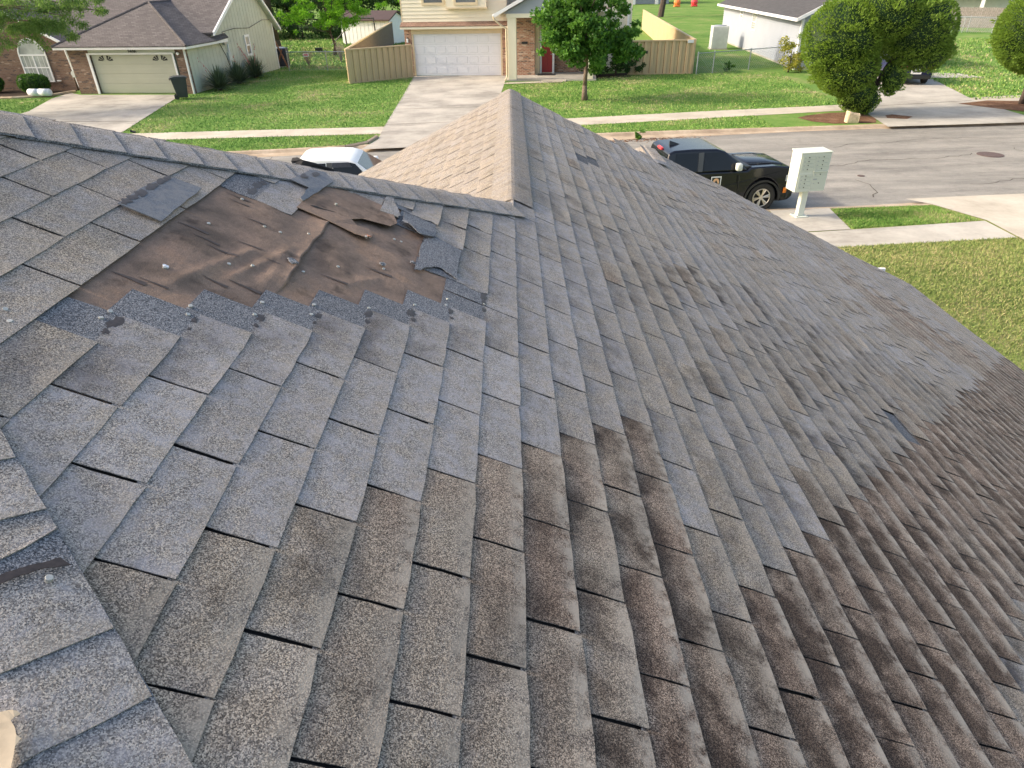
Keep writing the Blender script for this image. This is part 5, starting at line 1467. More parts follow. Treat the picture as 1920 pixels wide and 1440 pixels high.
    m = MB(); m.box(7.55, 7.90, -.64, -.60, 1.86, 2.0); hn = m.build('house_number_plate', MAT['dark'], h)
    # wall lamp
    m = MB(); m.box(.16, .24, -.05, 0, 2.02, 2.22); la = m.build('wall_lamp', MAT['dark'], h)
    m = MB(); m.tube((.2, -.12, 1.98), (.2, -.12, 2.2), .05, .065, 8); m.build('lamp_glass', MAT['white'], la)
    m = MB(); m.tube((.2, -.12, 2.2), (.2, -.12, 2.29), .08, .01, 8); m.tube((.2, -.12, 1.93), (.2, -.12, 1.98), .02, .05, 8); m.build('lamp_cap', MAT['dark'], la)
    m = MB(); m.box(14.12, 14.24, 2.1, 2.2, .1, 3.8); m.build('downspout', MAT['white'], h)
cream_house()

# steel panel fences either side of it
def panel_fence(a, b, hgt, label, gate=None, pw=.42, skip_rail=False):
    a = Vector(a); b = Vector(b); L = (b - a).length; ang = math.atan2(b.y - a.y, b.x - a.x)
    t = thing('panel_fence', (a.x, a.y, 0), ang, label, 'fence')
    n = max(1, round(L / pw)); w_ = L / n
    for i in range(n):
        x = i * w_
        m = MB(); m.prism([(x + .013, 0), (x + .05, -.07), (x + w_ * .45, -.07), (x + w_ * .58, 0), (x + w_ - .013, 0), (x + w_ - .013, .02), (x + .013, .02)], 0.03, hgt - .06)
        m.build('fence_panel', MAT['fence'], t)
    m = MB(); m.box(0, L, .022, .034, .05, hgt - .08); m.build('backing_sheet', MAT['bark'], t)
    m = MB(); m.box(-.03, L + .03, -.09, .05, hgt - .07, hgt + .01); m.build('top_rail', MAT['fence'], t)
    m = MB(); m.box(0, L, -.045, .035, 0.0, .06); m.build('bottom_rail', MAT['fence'], t)
    for x in ([0, L] if not gate else [0, gate, L]):
        m = MB(); m.box(x - .04, x + .04, -.055, .055, 0, hgt + .005); m.build('post', MAT['fence'], t)
    if gate:
        m = MB(); m.box(gate - .01, gate + .01, -.062, -.05, .05, hgt - .1); m.build('gate_gap', MAT['dark'], t)
        m = MB(); m.box(gate - .05, gate + .08, -.10, -.055, hgt * .62, hgt * .70); m.build('gate_latch', MAT['dark'], t)
    return t
panel_fence((-9.85, 44.64), (-6.25, 47.15), 1.90, 'beige steel fence section in front, left of the white garage door', None, .40)
panel_fence((-11.6, 82), (-9.88, 44.8), 1.90, 'long beige fence running back from the left corner panel')
panel_fence((7.55, 46.35), (11.47, 46.25), 1.94, 'beige steel fence section with a gate, right of the front tree', 1.05, .43)
panel_fence((15.1, 85), (11.62, 46.4), 1.94, 'long beige fence running back from the right corner panel')
m = MB(); m.box(11.10, 11.46, 46.14, 46.175, 1.76, 1.93); tag(m.build('fence_sign', MAT['white']), 'small white sign on the corner of the right beige fence', 'sign')

# ================================================================== LEFT HOUSE 2606
def left_house():
    ang = math.radians(-7.1)
    h = thing('green_house', (-25.6, 42.55, 0), ang, 'grey green bungalow with garage door, brown shingle roof and house number 2606', 'house')
    # local: x along the front, y into the plot.  garage corner at x=7.35
    GX = 7.42
    for x0, x1 in ((.30, 1.55), (6.85, GX)):
        m = MB(); m.box(x0, x1, .0, .3, 0, 2.32); m.build('brick_pier', MAT['brick_l'], h)
    m = MB(); m.box(1.55, 6.85, .02, .3, 2.10, 2.34); m.build('lintel', MAT['sage'], h)
    m = MB(); m.box(.3, GX - .01, .3, 3.9, 0, 2.32); m.build('garage_walls', MAT['sage'], h)
    m = MB(); m.box(1.60, 6.62, .12, .2, .02, 2.06); gd = m.build('garage_door', MAT['sage_door'], h)
    for r_ in range(4):
        m = MB(); m.box(1.62, 6.60, .108, .122, .05 + r_ * .51, .53 + r_ * .51); m.build('door_section', MAT['sage_door'], gd, bevel=.01)
        m = MB(); m.box(1.62, 6.60, .104, .11, .285 + r_ * .51, .295 + r_ * .51); m.build('door_groove', MAT['sage'], gd)
    # fan lights: two pairs of quarter sunbursts
    for cx, s in ((2.38, -1), (2.52, 1), (5.72, -1), (5.86, 1)):
        for i in range(3):
            a0 = math.radians(6 + i * 29); a1 = a0 + math.radians(22)
            m = MB(); m.add([(cx + s * (.10 + (q * .30)) * math.cos(a), .100, 1.72 + (.06 + q * .24) * math.sin(a)) for q, a in ((0, a0), (1, a0), (1, a1), (0, a1))], [(0, 1, 2, 3)]); m.build('fan_pane', MAT['dark'], gd)
    m = MB(); m.box(1.44, 1.58, -.04, .02, 0, 2.14); m.box(6.64, 6.74, -.04, .02, 0, 2.14); m.box(1.58, 6.64, -.04, .02, 2.06, 2.16); m.build('door_frame', MAT['white'], h)
    m = MB(); m.box(GX - .04, GX + .03, -.05, .06, 0, 2.34); m.build('corner_board', MAT['white'], h)
    text_obj('2606', .27, 'house_number', MAT['dark'], h, (4.28, -.01, 2.205), (math.pi / 2, 0, 0), .01)
    m = MB(); m.disc((7.05, -.08, 2.10), .07, 'y', 12, .05); la = m.build('security_lamp', MAT['white'], h)
    m = MB(); m.box(6.88, 7.0, -.06, .0, 2.10, 2.20); m.build('lamp_base', MAT['dark'], la)
    # eaves of the garage hip
    e = 2.34
    m = MB(); m.box(-.28, 7.80, -.36, -.30, e, e + .17); m.box(7.74, 7.80, -.30, 4.5, e, e + .17); m.build('fascia', MAT['white'], h)
    m = MB(); m.box(-.22, 7.74, -.30, .0, e + .0, e + .03); m.box(GX + .0, 7.74, .0, 4.4, e, e + .03); m.build('soffit', MAT['sage'], h)
    z0 = e + .17; hx = 3.76; zt = z0 + .5 * 4.04
    A = (-.30, -.38, z0); B = (7.82, -.38, z0); C = (hx, 3.66, zt)
    m = MB()
    m.slab([A, B, C], .05)
    m.slab([B, (7.82, 3.1, z0), (7.82, 4.6, z0 + .08), (hx, 8.4, zt), C], .05)
    m.slab([A, C, (hx, 8.4, zt), (-.30, 7.0, z0 + .4)], .05)
    m.build('garage_roof', MAT['roof_l'], h)
    for p, q in (((A[0], A[1], A[2]), C), (B, C), (C, (hx, 7.2, zt))):
        mm = MB(); mm.tube((p[0], p[1], p[2] + .0), (q[0], q[1], q[2] + .0), .07, .07, 5); mm.build('hip_cap', MAT['roof_l'], h)
    # main wing: gable wall facing right
    # points on the gable wall, local y -> z
    yw0, yw1 = 3.4, 11.9
    zpk, ypk = 5.95, 8.55
    m = MB(); m.prism_x([(.3, 0), (yw1, 0), (yw1, 2.95), (ypk, zpk - .15), (yw0 + .1, 2.75), (.3, 2.33)], GX - .2, GX - .005); m.build('gable_wall', MAT['sage'], h)
    yy = .62; k = 0
    while yy < yw1 - .1:
        top = (2.33 + (yy - .3) * .13) if yy < yw0 else (2.75 + (yy - yw0) * (zpk - 2.9) / (ypk - yw0) if yy < ypk else zpk - .15 - (yy - ypk) * (zpk - 3.1) / (yw1 - ypk))
        m = MB(); m.box(GX - .006, GX + .006, yy, yy + .025, 0.02, max(2.2, top - .06)); m.build('siding_groove', MAT['sage'], h); yy += .41
    def mp(y_, z_): return (y_, z_)
    # main roof slabs
    fy, fz = 1.95, 2.42
    m = MB()
    m.slab([(-16, fy, fz), (7.72, fy + 1.1, fz + .52), (7.72, ypk, zpk), (-16, ypk, zpk)], .10)
    m.slab([(-16, ypk, zpk), (7.72, ypk, zpk), (7.72, yw1 + .55, 2.62), (-16, yw1 + .55, 2.62)], .10)
    m.build('main_roof', MAT['roof_l'], h)
    m = MB(); m.slab([(7.70, fy + 1.1, fz + .54), (7.80, fy + 1.1, fz + .54), (7.80, ypk, zpk + .02), (7.70, ypk, zpk + .02)], .2); m.slab([(7.70, ypk, zpk + .02), (7.80, ypk, zpk + .02), (7.80, yw1 + .6, 2.60), (7.70, yw1 + .6, 2.60)], .2); m.build('rake_board', MAT['white'], h)
    m = MB(); m.slab([(GX, fy + 1.2, fz + .45), (7.72, fy + 1.2, fz + .45), (7.72, ypk, zpk - .13), (GX, ypk, zpk - .13)], .03); m.slab([(GX, ypk, zpk - .13), (7.72, ypk, zpk - .13), (7.72, yw1 + .5, 2.50), (GX, yw1 + .5, 2.50)], .03); m.build('rake_soffit', MAT['sage'], h)
    m = MB(); m.box(GX - .02, GX + .03, yw1 - .05, yw1 + .04, 0, 2.95); m.build('corner_board', MAT['white'], h)
    # side window, meter
    m = MB(); x = GX + .01
    yb, ye = 7.35, 8.05
    m.box(x, x + .05, yb, yb + .12, 1.25, 2.50); m.box(x, x + .05, ye - .12, ye, 1.25, 2.50); m.box(x, x + .05, yb + .12, ye - .12, 1.25, 1.38); m.box(x, x + .05, yb + .12, ye - .12, 2.37, 2.50); m.box(x, x + .05, yb + .12, ye - .12, 1.84, 1.93)
    w_ = m.build('window', MAT['white'], h); mm = MB(); mm.box(x, x + .015, yb + .1, ye - .1, 1.36, 1.86); mm.build('pane', MAT['glass'], w_); mm = MB(); mm.box(x, x + .02, yb + .1, ye - .1, 1.91, 2.39); mm.build('pane', MAT['curtain'], w_)
    mm = MB(); mm.tube((x, 4.55, 2.30), (x + .16, 4.55, 2.30), .16, .16, 14); mm.build('electric_meter', MAT['galv'], h)
    mm = MB(); mm.box(x, x + .12, 4.72, 5.05, 1.25, 1.72); mm.build('meter_box', MAT['aclight'], h)
    mm = MB(); mm.tube((x + .05, 4.88, 0), (x + .05, 4.88, 1.25), .035, .035, 8); mm.tube((x + .05, 4.95, 1.72), (x + .05, 4.95, 2.15), .05, .05, 8); mm.build('conduit', MAT['white'], h)
    mm = MB(); mm.path([(x + .03, 2.0, 2.42), (x + .03, 3.2, 2.62), (x + .03, 4.0, 2.3), (x + .03, 4.55, 1.5), (x + .03, 5.0, .15)], .018, 5)
    mm.path([(x + .03, 4.6, 2.48), (x + .03, 4.62, 2.85), (x + .03, 6.2, 2.95), (x + .03, 8.3, 2.85), (x + .03, 10.4, 3.2), (x + .03, 11.6, 3.15)], .015, 5); mm.build('cable', MAT['dark'], h)
    # brick front to the left, with its own gable
    m = MB(); m.prism_y([(-8, 0), (-.9, 0), (-.9, 2.55), (-4.4, 4.35), (-8, 2.55)], 1.35, 1.6); m.build('brick_front', MAT['brick_l'], h)
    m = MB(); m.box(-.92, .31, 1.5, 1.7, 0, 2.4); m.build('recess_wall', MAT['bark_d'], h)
    m = MB(); m.slab([(-8.4, 1.0, 2.50), (-4.4, 1.0, 4.62), (-4.4, 7, 4.62), (-8.4, 7, 2.5)], .06); m.slab([(-4.4, 1.0, 4.62), (-.35, 1.0, 2.50), (-.35, 7, 2.50), (-4.4, 7, 4.62)], .06); m.build('front_gable_roof', MAT['roof_l'], h)
    m = MB(); m.slab([(-4.4, .92, 4.66), (-.28, .92, 2.50), (-.28, .99, 2.50), (-4.4, .99, 4.66)], .17); m.slab([(-8.5, .92, 2.50), (-4.4, .92, 4.66), (-4.4, .99, 4.66), (-8.5, .99, 2.50)], .17); m.build('rake_board', MAT['white'], h)
    # arched window
    x0, x1 = -3.95, -2.15; xc = (x0 + x1) / 2; ra = (x1 - x0) / 2; zb, zm = .55, 1.95; yy = 1.34
    m = MB(); pts = arc(xc, zm, ra, 0, 180, 14); pin = arc(xc, zm, ra - .08, 0, 180, 14)
    for i in range(14):
        q = [pts[i], pts[i + 1], pin[i + 1], pin[i]]
        m.add([(p[0], yy - .06, p[1]) for p in q] + [(p[0], yy, p[1]) for p in q], [(0, 3, 2, 1), (4, 5, 6, 7), (0, 1, 5, 4), (2, 3, 7, 6)])
    m.box(x0, x0 + .08, yy - .06, yy, zb, zm); m.box(x1 - .08, x1, yy - .06, yy, zb, zm); m.box(x0, x1, yy - .06, yy, zb - .07, zb); m.box(x0 + .08, x1 - .08, yy - .055, yy, zm - .04, zm + .04); m.box(xc - .04, xc + .04, yy - .055, yy, zb, zm - .04); m.box(x0 + .08, x1 - .08, yy - .05, yy, 1.24, 1.30)
    w_ = m.build('arched_window', MAT['white'], h)
    for i in (1, 2, 4, 5):
        mm = MB(); xx = x0 + (x1 - x0) * i / 6; mm.box(xx - .012, xx + .012, yy - .035, yy - .02, zb, zm); mm.build('glazing_bar', MAT['white'], w_)
    mm = MB(); mm.prism_y([(x0 + .04, zb), (x1 - .04, zb), (x1 - .04, zm)] + arc(xc, zm, ra - .04, 0, 180, 12)[1:-1] + [(x0 + .04, zm)], yy - .03, yy - .015); mm.build('pane', MAT['curtain'], w_)
    # downspout with round meter
    m = MB(); m.tube((-.62, 1.25, .35), (-.75, 1.2, 2.4), .06, .06, 8); m.tube((-.55, 1.2, .0), (-.62, 1.22, .4), .05, .05, 8); m.build('downspout', MAT['white'], h)
    m = MB(); m.disc((-.58, 1.10, .95), .17, 'y', 16, .05); m.box(-.75, -.40, 1.08, 1.2, .76, .80); m.build('round_meter', MAT['aclight'], h)
    m = MB(); m.box(-2.0, -1.75, 1.28, 1.34, .52, .58); m.build('hose_bib', MAT['white'], h)
left_house()

# wheelie bin
def bin_(loc, rz, label):
    t = thing('wheeled_bin', loc, rz, label, 'bin')
    m = MB(); lo = [(-.24, -.27), (.24, -.27), (.24, .27), (-.24, .27)]; hi = [(-.34, -.38), (.34, -.38), (.34, .40), (-.34, .40)]
    m.add([(x, y, .08) for x, y in lo] + [(x, y, 1.04) for x, y in hi], [(3, 2, 1, 0), (4, 5, 6, 7), (0, 1, 5, 4), (1, 2, 6, 5), (2, 3, 7, 6), (3, 0, 4, 7)]); m.build('bin_body', MAT['bin'], t, bevel=.03)
    m = MB(); m.prism_x([(-.43, 1.03), (.42, 1.05), (.44, 1.10), (.2, 1.16), (-.3, 1.14), (-.44, 1.08)], -.375, .375); m.build('lid', MAT['bin'], t, bevel=.02)
    m = MB(); m.tube((-.30, .46, 1.02), (.30, .46, 1.02), .022, .022, 8); m.box(-.30, -.26, .38, .47, .99, 1.03); m.box(.26, .30, .38, .47, .99, 1.03); m.build('handle', MAT['dark'], t)
    for x in (-.27, .27):
        m = MB(); m.tube((x - .035, .30, .12), (x + .035, .30, .12), .12, .12, 14); m.build('wheel', MAT['dark'], t)
    m = MB(); m.box(-.10, .10, -.348, -.340, .62, .70); m.build('stamped_mark', MAT['dark'], t)
bin_((-18.1, 39.75, .02), math.radians(115), 'dark wheeled bin at the right edge of the grey green garage door')

# black box at the right edge of the picture
t = thing('utility_box', (12.25, 14.55, 0), 0.2, 'black box standing on the grass edge by the near driveway, at the right edge', 'utility box')
m = MB(); m.box(-.22, .22, -.18, .18, 0, .5); m.build('box_body', MAT['dark'], t, bevel=.02)
m = MB(); m.box(-.25, .25, -.21, .21, .5, .56); m.build('box_lid', MAT['dark'], t, bevel=.015)
m = MB(); m.box(-.12, .12, -.19, -.18, .12, .40); m.build('front_panel', MAT['acdark'], t)

# plastic rolls by the flower bed
for i, (dx, lab) in enumerate(((0, 'white plastic roll lying left on the bed edge, left house'), (.62, 'white plastic roll lying right, touching the first one'))):
    m = MB(); m.tube((-.30, 0, .2), (.28, 0, .2), .2, .2, 14); m.blob((-.30, 0, .2), (.1, .2, .2), 12, 6); m.blob((.28, 0, .2), (.1, .2, .2), 12, 6)
    o = m.build('plastic_roll', MAT['bag'], None, smooth=True); o.location = (-27.3 + dx, 41.45 - dx * .08, .06); o.rotation_euler = (0, 0, -.1)
    tag(o, lab, 'plastic roll', 'white plastic rolls')
m = MB(); m.path([(-33, 41.3, .04), (-28.4, 41.05, .04), (-26.6, 41.7, .05), (-26.0, 43.2, .05)], .09, 6); tag(m.build('bed_edging', MAT['kerb']), 'concrete edging curving round the flower bed of the left house', 'edging')

# chain link fences
def mesh_fence(pts, hgt, label, posts=None, s=.16):
    t = thing('chain_link_fence', (pts[0][0], pts[0][1], 0), 0, label, 'fence'); o = Vector((pts[0][0], pts[0][1], 0))
    wire = MB(); rail = MB()
    for a, b in zip(pts[:-1], pts[1:]):
        A = Vector((a[0], a[1], 0)) - o; B = Vector((b[0], b[1], 0)) - o; L = (B - A).length; d = (B - A) / L
        rail.tube(A + Vector((0, 0, hgt)), B + Vector((0, 0, hgt)), .028, .028, 6)
        nrm = Vector((-d.y, d.x, 0)) * .0025
        n = int((L + hgt) / s)
        for i in range(n):
            for sg in (1, -1):
                x0 = i * s - (hgt if sg == 1 else 0); x1 = x0 + hgt * 1.0
                za, zb_ = (0.03, hgt) if sg == 1 else (hgt, 0.03)
                xa, xb = x0, x1
                if xa < 0: f = -xa / (xb - xa); za += (zb_ - za) * f; xa = 0
                if xb > L: f = (L - xa) / (xb - xa); zb_ = za + (zb_ - za) * f; xb = L
                if xb <= xa: continue
                p = A + d * xa + Vector((0, 0, za)); q = A + d * xb + Vector((0, 0, zb_)); w_ = Vector((0, 0, .008))
                wire.add([p - w_, q - w_, q + w_, p + w_], [(0, 1, 2, 3)])
        k = max(1, round(L / 2.6))
        for i in range(k + 1):
            P = A + d * (L * i / k)
            if i == k and (b is not pts[-1]): continue
            m = MB(); m.tube(P, P + Vector((0, 0, hgt + .04)), .035, .035, 8); m.blob(P + Vector((0, 0, hgt + .05)), .045, 8, 4); m.build('post', MAT['galv'], t)
    rail.build('top_rail', MAT['galv'], t); w = wire.build('wire_mesh', MAT['galv'], t); w['kind'] = 'stuff'
    return t
mesh_fence([(-15.6, 51.9), (-10.0, 51.3)], 1.2, 'chain link fence between the green house gate and the beige fence')
mesh_fence([(11.75, 45.8), (12.9, 46.3), (18.3, 49.0)], 1.2, 'chain link fence between the right beige fence and the white bungalow')
mesh_fence([(43.5, 75), (46.2, 71.5), (41.8, 73.8)], 1.3, 'chain link fence in front of the far wooden fence at the right')
# gate leaf by the condenser
t = thing('chain_link_gate', (-18.1, 53.3, 0), math.radians(-38), 'narrow chain link gate beside the dark condenser', 'gate')
m = MB(); m.path([(0, 0, .05), (0, 0, 1.25), (1.0, 0, 1.25), (1.0, 0, .05), (0, 0, .05)], .03, 6); m.build('gate_frame', MAT['galv'], t)
m = MB()
for i in range(12): m.box(i * .085, i * .085 + .006, -.003, .003, .05, 1.25); m.box(0, 1, -.003, .003, .1 + i * .095, .106 + i * .095)
m.build('wire_mesh', MAT['galv'], t)['kind'] = 'stuff'
def condenser(loc, rz, w_, h_, dark, label):
    t = thing('air_conditioner', loc, rz, label, 'air conditioner')
    m = MB(); m.box(-w_ / 2 - .06, w_ / 2 + .06, -w_ / 2 - .06, w_ / 2 + .06, 0, .07); m.build('pad', MAT['conc'], t)
    m = MB(); m.box(-w_ / 2, w_ / 2, -w_ / 2, w_ / 2, .07, h_); m.build('cabinet', MAT['acdark'] if dark else MAT['aclight'], t, bevel=.03)
    k = int(h_ / .07)
    for i in range(2, k - 1):
        m = MB(); m.box(-w_ / 2 - .012, w_ / 2 + .012, -w_ / 2 - .012, w_ / 2 + .012, i * .07, i * .07 + .022); m.build('louvre', MAT['acdark'] if dark else MAT['aclight'], t)
    m = MB(); m.tube((0, 0, h_), (0, 0, h_ + .05), w_ * .42, w_ * .38, 20); m.build('fan_guard', MAT['galv'], t)
condenser((-16.9, 54.6, 0), .1, 1.05, 1.25, True, 'dark square air conditioning condenser at the far corner of the green house')
condenser((17.3, 61.5, 0), -.1, 1.25, 1.7, False, 'pale grey air conditioning condenser beside the white bungalow wall')

# yuccas along the wall
def yucca(loc, r_, label, flower=False):
    t = thing('yucca', loc, 0, label, 'yucca', 'spiky yuccas along the side wall of the green house')
    m = MB(); vals = []
    for i in range(520):
        a = random.uniform(0, 2 * math.pi); el = math.radians(random.uniform(8, 85)); L = r_ * random.uniform(.75, 1.15)
        d = Vector((math.cos(a) * math.cos(el), math.sin(a) * math.cos(el), math.sin(el)))
        b = d.cross(Vector((0, 0, 1))); b = b.normalized() * .02 if b.length > 0 else Vector((.02, 0, 0))
        p0 = d * .06 + Vector((0, 0, .05)); p1 = d * L * .55 + Vector((0, 0, .05)); p2 = d * L + Vector((0, 0, -L * .12 * (1.2 - d.z)))
        m.add([p0 - b, p0 + b, p1 + b, p1 - b, p2], [(0, 1, 2, 3), (3, 2, 4)]); v = random.random(); vals += [v, v]
    o = m.build('leaves', MAT['yucca'], t); set_rnd(o.data, vals)
    m = MB(); m.blob((0, 0, .06), (.14, .14, .12), 8, 5); m.build('base', MAT['bark_d'], t)
    if flower:
        m = MB()
        for q in range(flower):
            a = random.uniform(0, 6.28); L = random.uniform(1.5, 2.3)
            tip = Vector((math.cos(a) * .8, math.sin(a) * .5 - .2, L)); m.path([(0, 0, .1), tip * .5 + Vector((0, 0, .25)), tip], [.014, .01, .006], 5)
            for k in range(9): m.blob(tip * random.uniform(.55, 1) + Vector((random.uniform(-.05, .05), random.uniform(-.05, .05), random.uniform(-.1, .1))), .028, 5, 3)
        m.build('flower_stalk', MAT['coral'], t)
simple('coral', 'coral_flower_stalk', (0.55, 0.25, 0.22), 0.7)
yucca((-17.2, 42.9, 0), 1.35, 'spiky yucca nearest the road, by the garage corner', 1)
yucca((-17.0, 45.6, 0), 1.35, 'spiky middle yucca, below the electric meter', 1)
yucca((-16.8, 48.2, 0), 1.4, 'spiky yucca with coral flower stalks, nearest the side window', 6)

# clipped shrubs before the arched window
for x, y, w_, lab in ((-28.3, 43.15, 1.15, 'clipped green box shrub in front of the arched window'), (-31.4, 43.5, 1.3, 'dark clipped shrub at the left picture edge beside the arched window')):
    t = thing('clipped_shrub', (x, y, 0), 0, lab, 'shrub')
    bl = [(0, 0, .55, w_ * .62, .55, .55), (w_ * .35, .05, .55, w_ * .45, .5, .5), (-w_ * .35, 0, .55, w_ * .45, .5, .52)]
    P, U, I = blob_points(bl, 5200, .8); cards('crown', P, U, .085, MAT['leaf_shrub'], t, .6, .5)
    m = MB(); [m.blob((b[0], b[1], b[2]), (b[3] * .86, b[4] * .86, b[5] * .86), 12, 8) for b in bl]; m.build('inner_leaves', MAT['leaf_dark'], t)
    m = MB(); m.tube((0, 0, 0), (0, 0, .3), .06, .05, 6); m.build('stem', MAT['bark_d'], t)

# ================================================================== RIGHT BUNGALOW
def right_house():
    h = thing('white_bungalow', (18.45, 47.3, 0), math.radians(-3.2), 'pale grey bungalow with lap siding and a dark roof behind the round juniper', 'house')
    L = 22; W = 7.4
    m = MB(); m.box(0, W, 0, L, .0, 2.95); m.build('wall', MAT['grey_wall'], h)
    z = .12
    while z < 2.9:
        m = MB(); m.prism_y([(-.002, z), (-.050, z), (-.006, z + .148), (-.002, z + .148)], .0, L); m.build('siding_board', MAT['grey_wall'], h); z += .15
    m = MB(); m.box(-.05, .10, -.04, .14, 0, 2.95); m.build('corner_board', MAT['white'], h)
    m = MB(); m.box(-.03, W, -.03, L, 0, .12); m.build('foundation', MAT['conc'], h)
    def sw(y0, y1, z0, z1):
        m = MB(); m.box(-.06, -.0, y0, y0 + .09, z0, z1); m.box(-.06, 0, y1 - .09, y1, z0, z1); m.box(-.06, 0, y0 + .09, y1 - .09, z0, z0 + .09); m.box(-.06, 0, y0 + .09, y1 - .09, z1 - .09, z1); m.box(-.055, 0, y0 + .09, y1 - .09, (z0 + z1) / 2 - .03, (z0 + z1) / 2 + .03)
        w_ = m.build('window', MAT['white'], h); mm = MB(); mm.box(-.04, -.03, y0 + .05, y1 - .05, z0 + .05, z1 - .05); mm.build('pane', MAT['curtain'], w_)
    sw(10.6, 11.9, 1.5, 2.75); sw(14.9, 15.9, 2.1, 2.75)
    e = 2.95; xm = W / 2; zr = e + .5 * (xm + .5)
    m = MB(); m.slab([(-.5, -.55, e), (xm, -.55, zr), (xm, L + .5, zr), (-.5, L + .5, e)], .06); m.slab([(xm, -.55, zr), (W + .5, -.55, e), (W + .5, L + .5, e), (xm, L + .5, zr)], .06); m.build('roof', MAT['roof_r'], h)
    m = MB(); m.box(-.60, -.50, -.58, L + .5, e - .16, e + .01); m.slab([(-.55, -.62, e + .02), (xm, -.62, zr + .02), (xm, -.55, zr + .02), (-.55, -.55, e + .02)], .2); m.slab([(xm, -.62, zr + .02), (W + .55, -.62, e + .02), (W + .55, -.55, e + .02), (xm, -.55, zr + .02)], .2); m.build('fascia', MAT['white'], h)
    m = MB(); m.prism_y([(0, e - .02), (W, e - .02), (xm, zr - .2)], .0, .12); m.build('gable_wall', MAT['grey_blue'], h)
    m = MB(); m.box(-.5, 0, -.5, L, e - .12, e - .10); m.build('soffit', MAT['white'], h)
simple('grey_blue', 'blue_grey_siding', (0.36, 0.42, 0.52), 0.6)
right_house()

# ================================================================== TREES AND BUSHES
tree('maple_tree', (3.84, 36.75, 0), 'young broadleaf tree with a slim pale trunk on the lawn before the cream house', 'tree', MAT['leaf_maple'],
     [(-.2, 0, 3.2, 2.2, 1.7, 1.25), (.9, .2, 3.6, 1.9, 1.7, 1.5), (-1.0, -.2, 2.6, 1.5, 1.2, .9), (1.0, 0, 2.2, 1.5, 1.3, .9), (.1, -.1, 1.75, 1.2, 1.0, .6), (.2, 0, 4.8, 1.9, 1.7, 1.1), (-.6, .2, 3.9, 1.6, 1.4, 1.2), (-1.9, 0, 2.7, .9, .9, .9), (-1.5, 0, 3.5, 1.1, 1.0, .9), (1.9, 0, 2.5, .9, .9, .8)], 22000, .17,
     [(0, 0, 0), (-.02, 0, .7), (.03, 0, 1.6), (0, .02, 2.9), (.05, 0, 4.2)], .13, MAT['bark'], 150, .42, limbs=14, aspect=.75)
tree('porch_bush', (6.7, 45.9, 0), 'dark bush against the cream house wall left of the fence gate', 'bush', MAT['leaf_dark'],
     [(0, 0, .9, 1.3, .7, .8), (.9, 0, .7, .9, .6, .65), (-1.3, 0, .7, .9, .6, .6), (.4, 0, 1.6, .7, .5, .5)], 5000, .13, [(0, 0, 0), (0, 0, .5), (.1, 0, 1.0)], .06, MAT['bark_d'], 60, .3)
# bright back garden tree, layered
tree('mimosa_tree', (-14.7, 62.4, 0), 'bright green spreading tree in the back garden before the white shed', 'tree', MAT['leaf_bright'],
     [(-3.3, 0, 2.95, 2.2, 1.6, .45), (-1.0, 0, 3.3, 2.4, 2.0, .5), (1.4, 0, 3.0, 2.0, 1.7, .45), (.6, -.5, 2.35, 1.7, 1.4, .35), (3.4, 0, 3.5, 1.7, 1.3, .45), (-3.0, 0, 1.7, .7, .6, .7), (5.0, .5, 4.2, 1.5, 1.0, .5), (-.5, 0, 4.4, 3.0, 2, .6), (2.2, 0, 4.7, 2.6, 2, .6)], 20000, .15,
     [(0, 0, 0), (.15, 0, .8), (-.1, 0, 1.6), (-.2, 0, 2.6)], .13, MAT['bark_d'], 130, .42, limbs=14, aspect=.45)
# overhanging tree at the left
tree('mesquite_tree', (-27.6, 35.0, 0), 'feathery green tree overhanging the roof of the left house', 'tree', MAT['leaf_feather'],
     [(.8, 0, 4.0, 2.0, 2, .9), (3.2, 1, 4.1, 1.9, 1.9, .9), (5.2, 1.8, 4.1, 1.6, 1.4, .7), (7.0, 2, 4.35, 1.2, 1.2, .55), (2.2, 2, 3.3, 1.5, 1.3, .6), (4.3, 2.2, 3.4, 1.3, 1.2, .5), (2.6, 1, 5.2, 3.2, 2, .8), (6.0, 1.5, 5.2, 2.6, 2, .7), (-1.5, 0, 4.4, 2.0, 2, 1.2), (3.4, 1, 3.7, 2.2, 1.5, .7), (5.4, 2, 3.75, 1.5, 1.2, .5), (2.4, .5, 2.95, 1.0, 1.0, .5), (7.6, 2.2, 4.7, 1.0, 1, .4)], 40000, .13,
     [(-3.0, -1.5, 0), (-2.8, -1.5, 1.3), (-2.0, -.8, 2.5), (-.6, 0, 3.6), (1.5, .6, 4.0)], .20, MAT['bark'], 260, .36, limbs=16, droop=.5, aspect=.3)

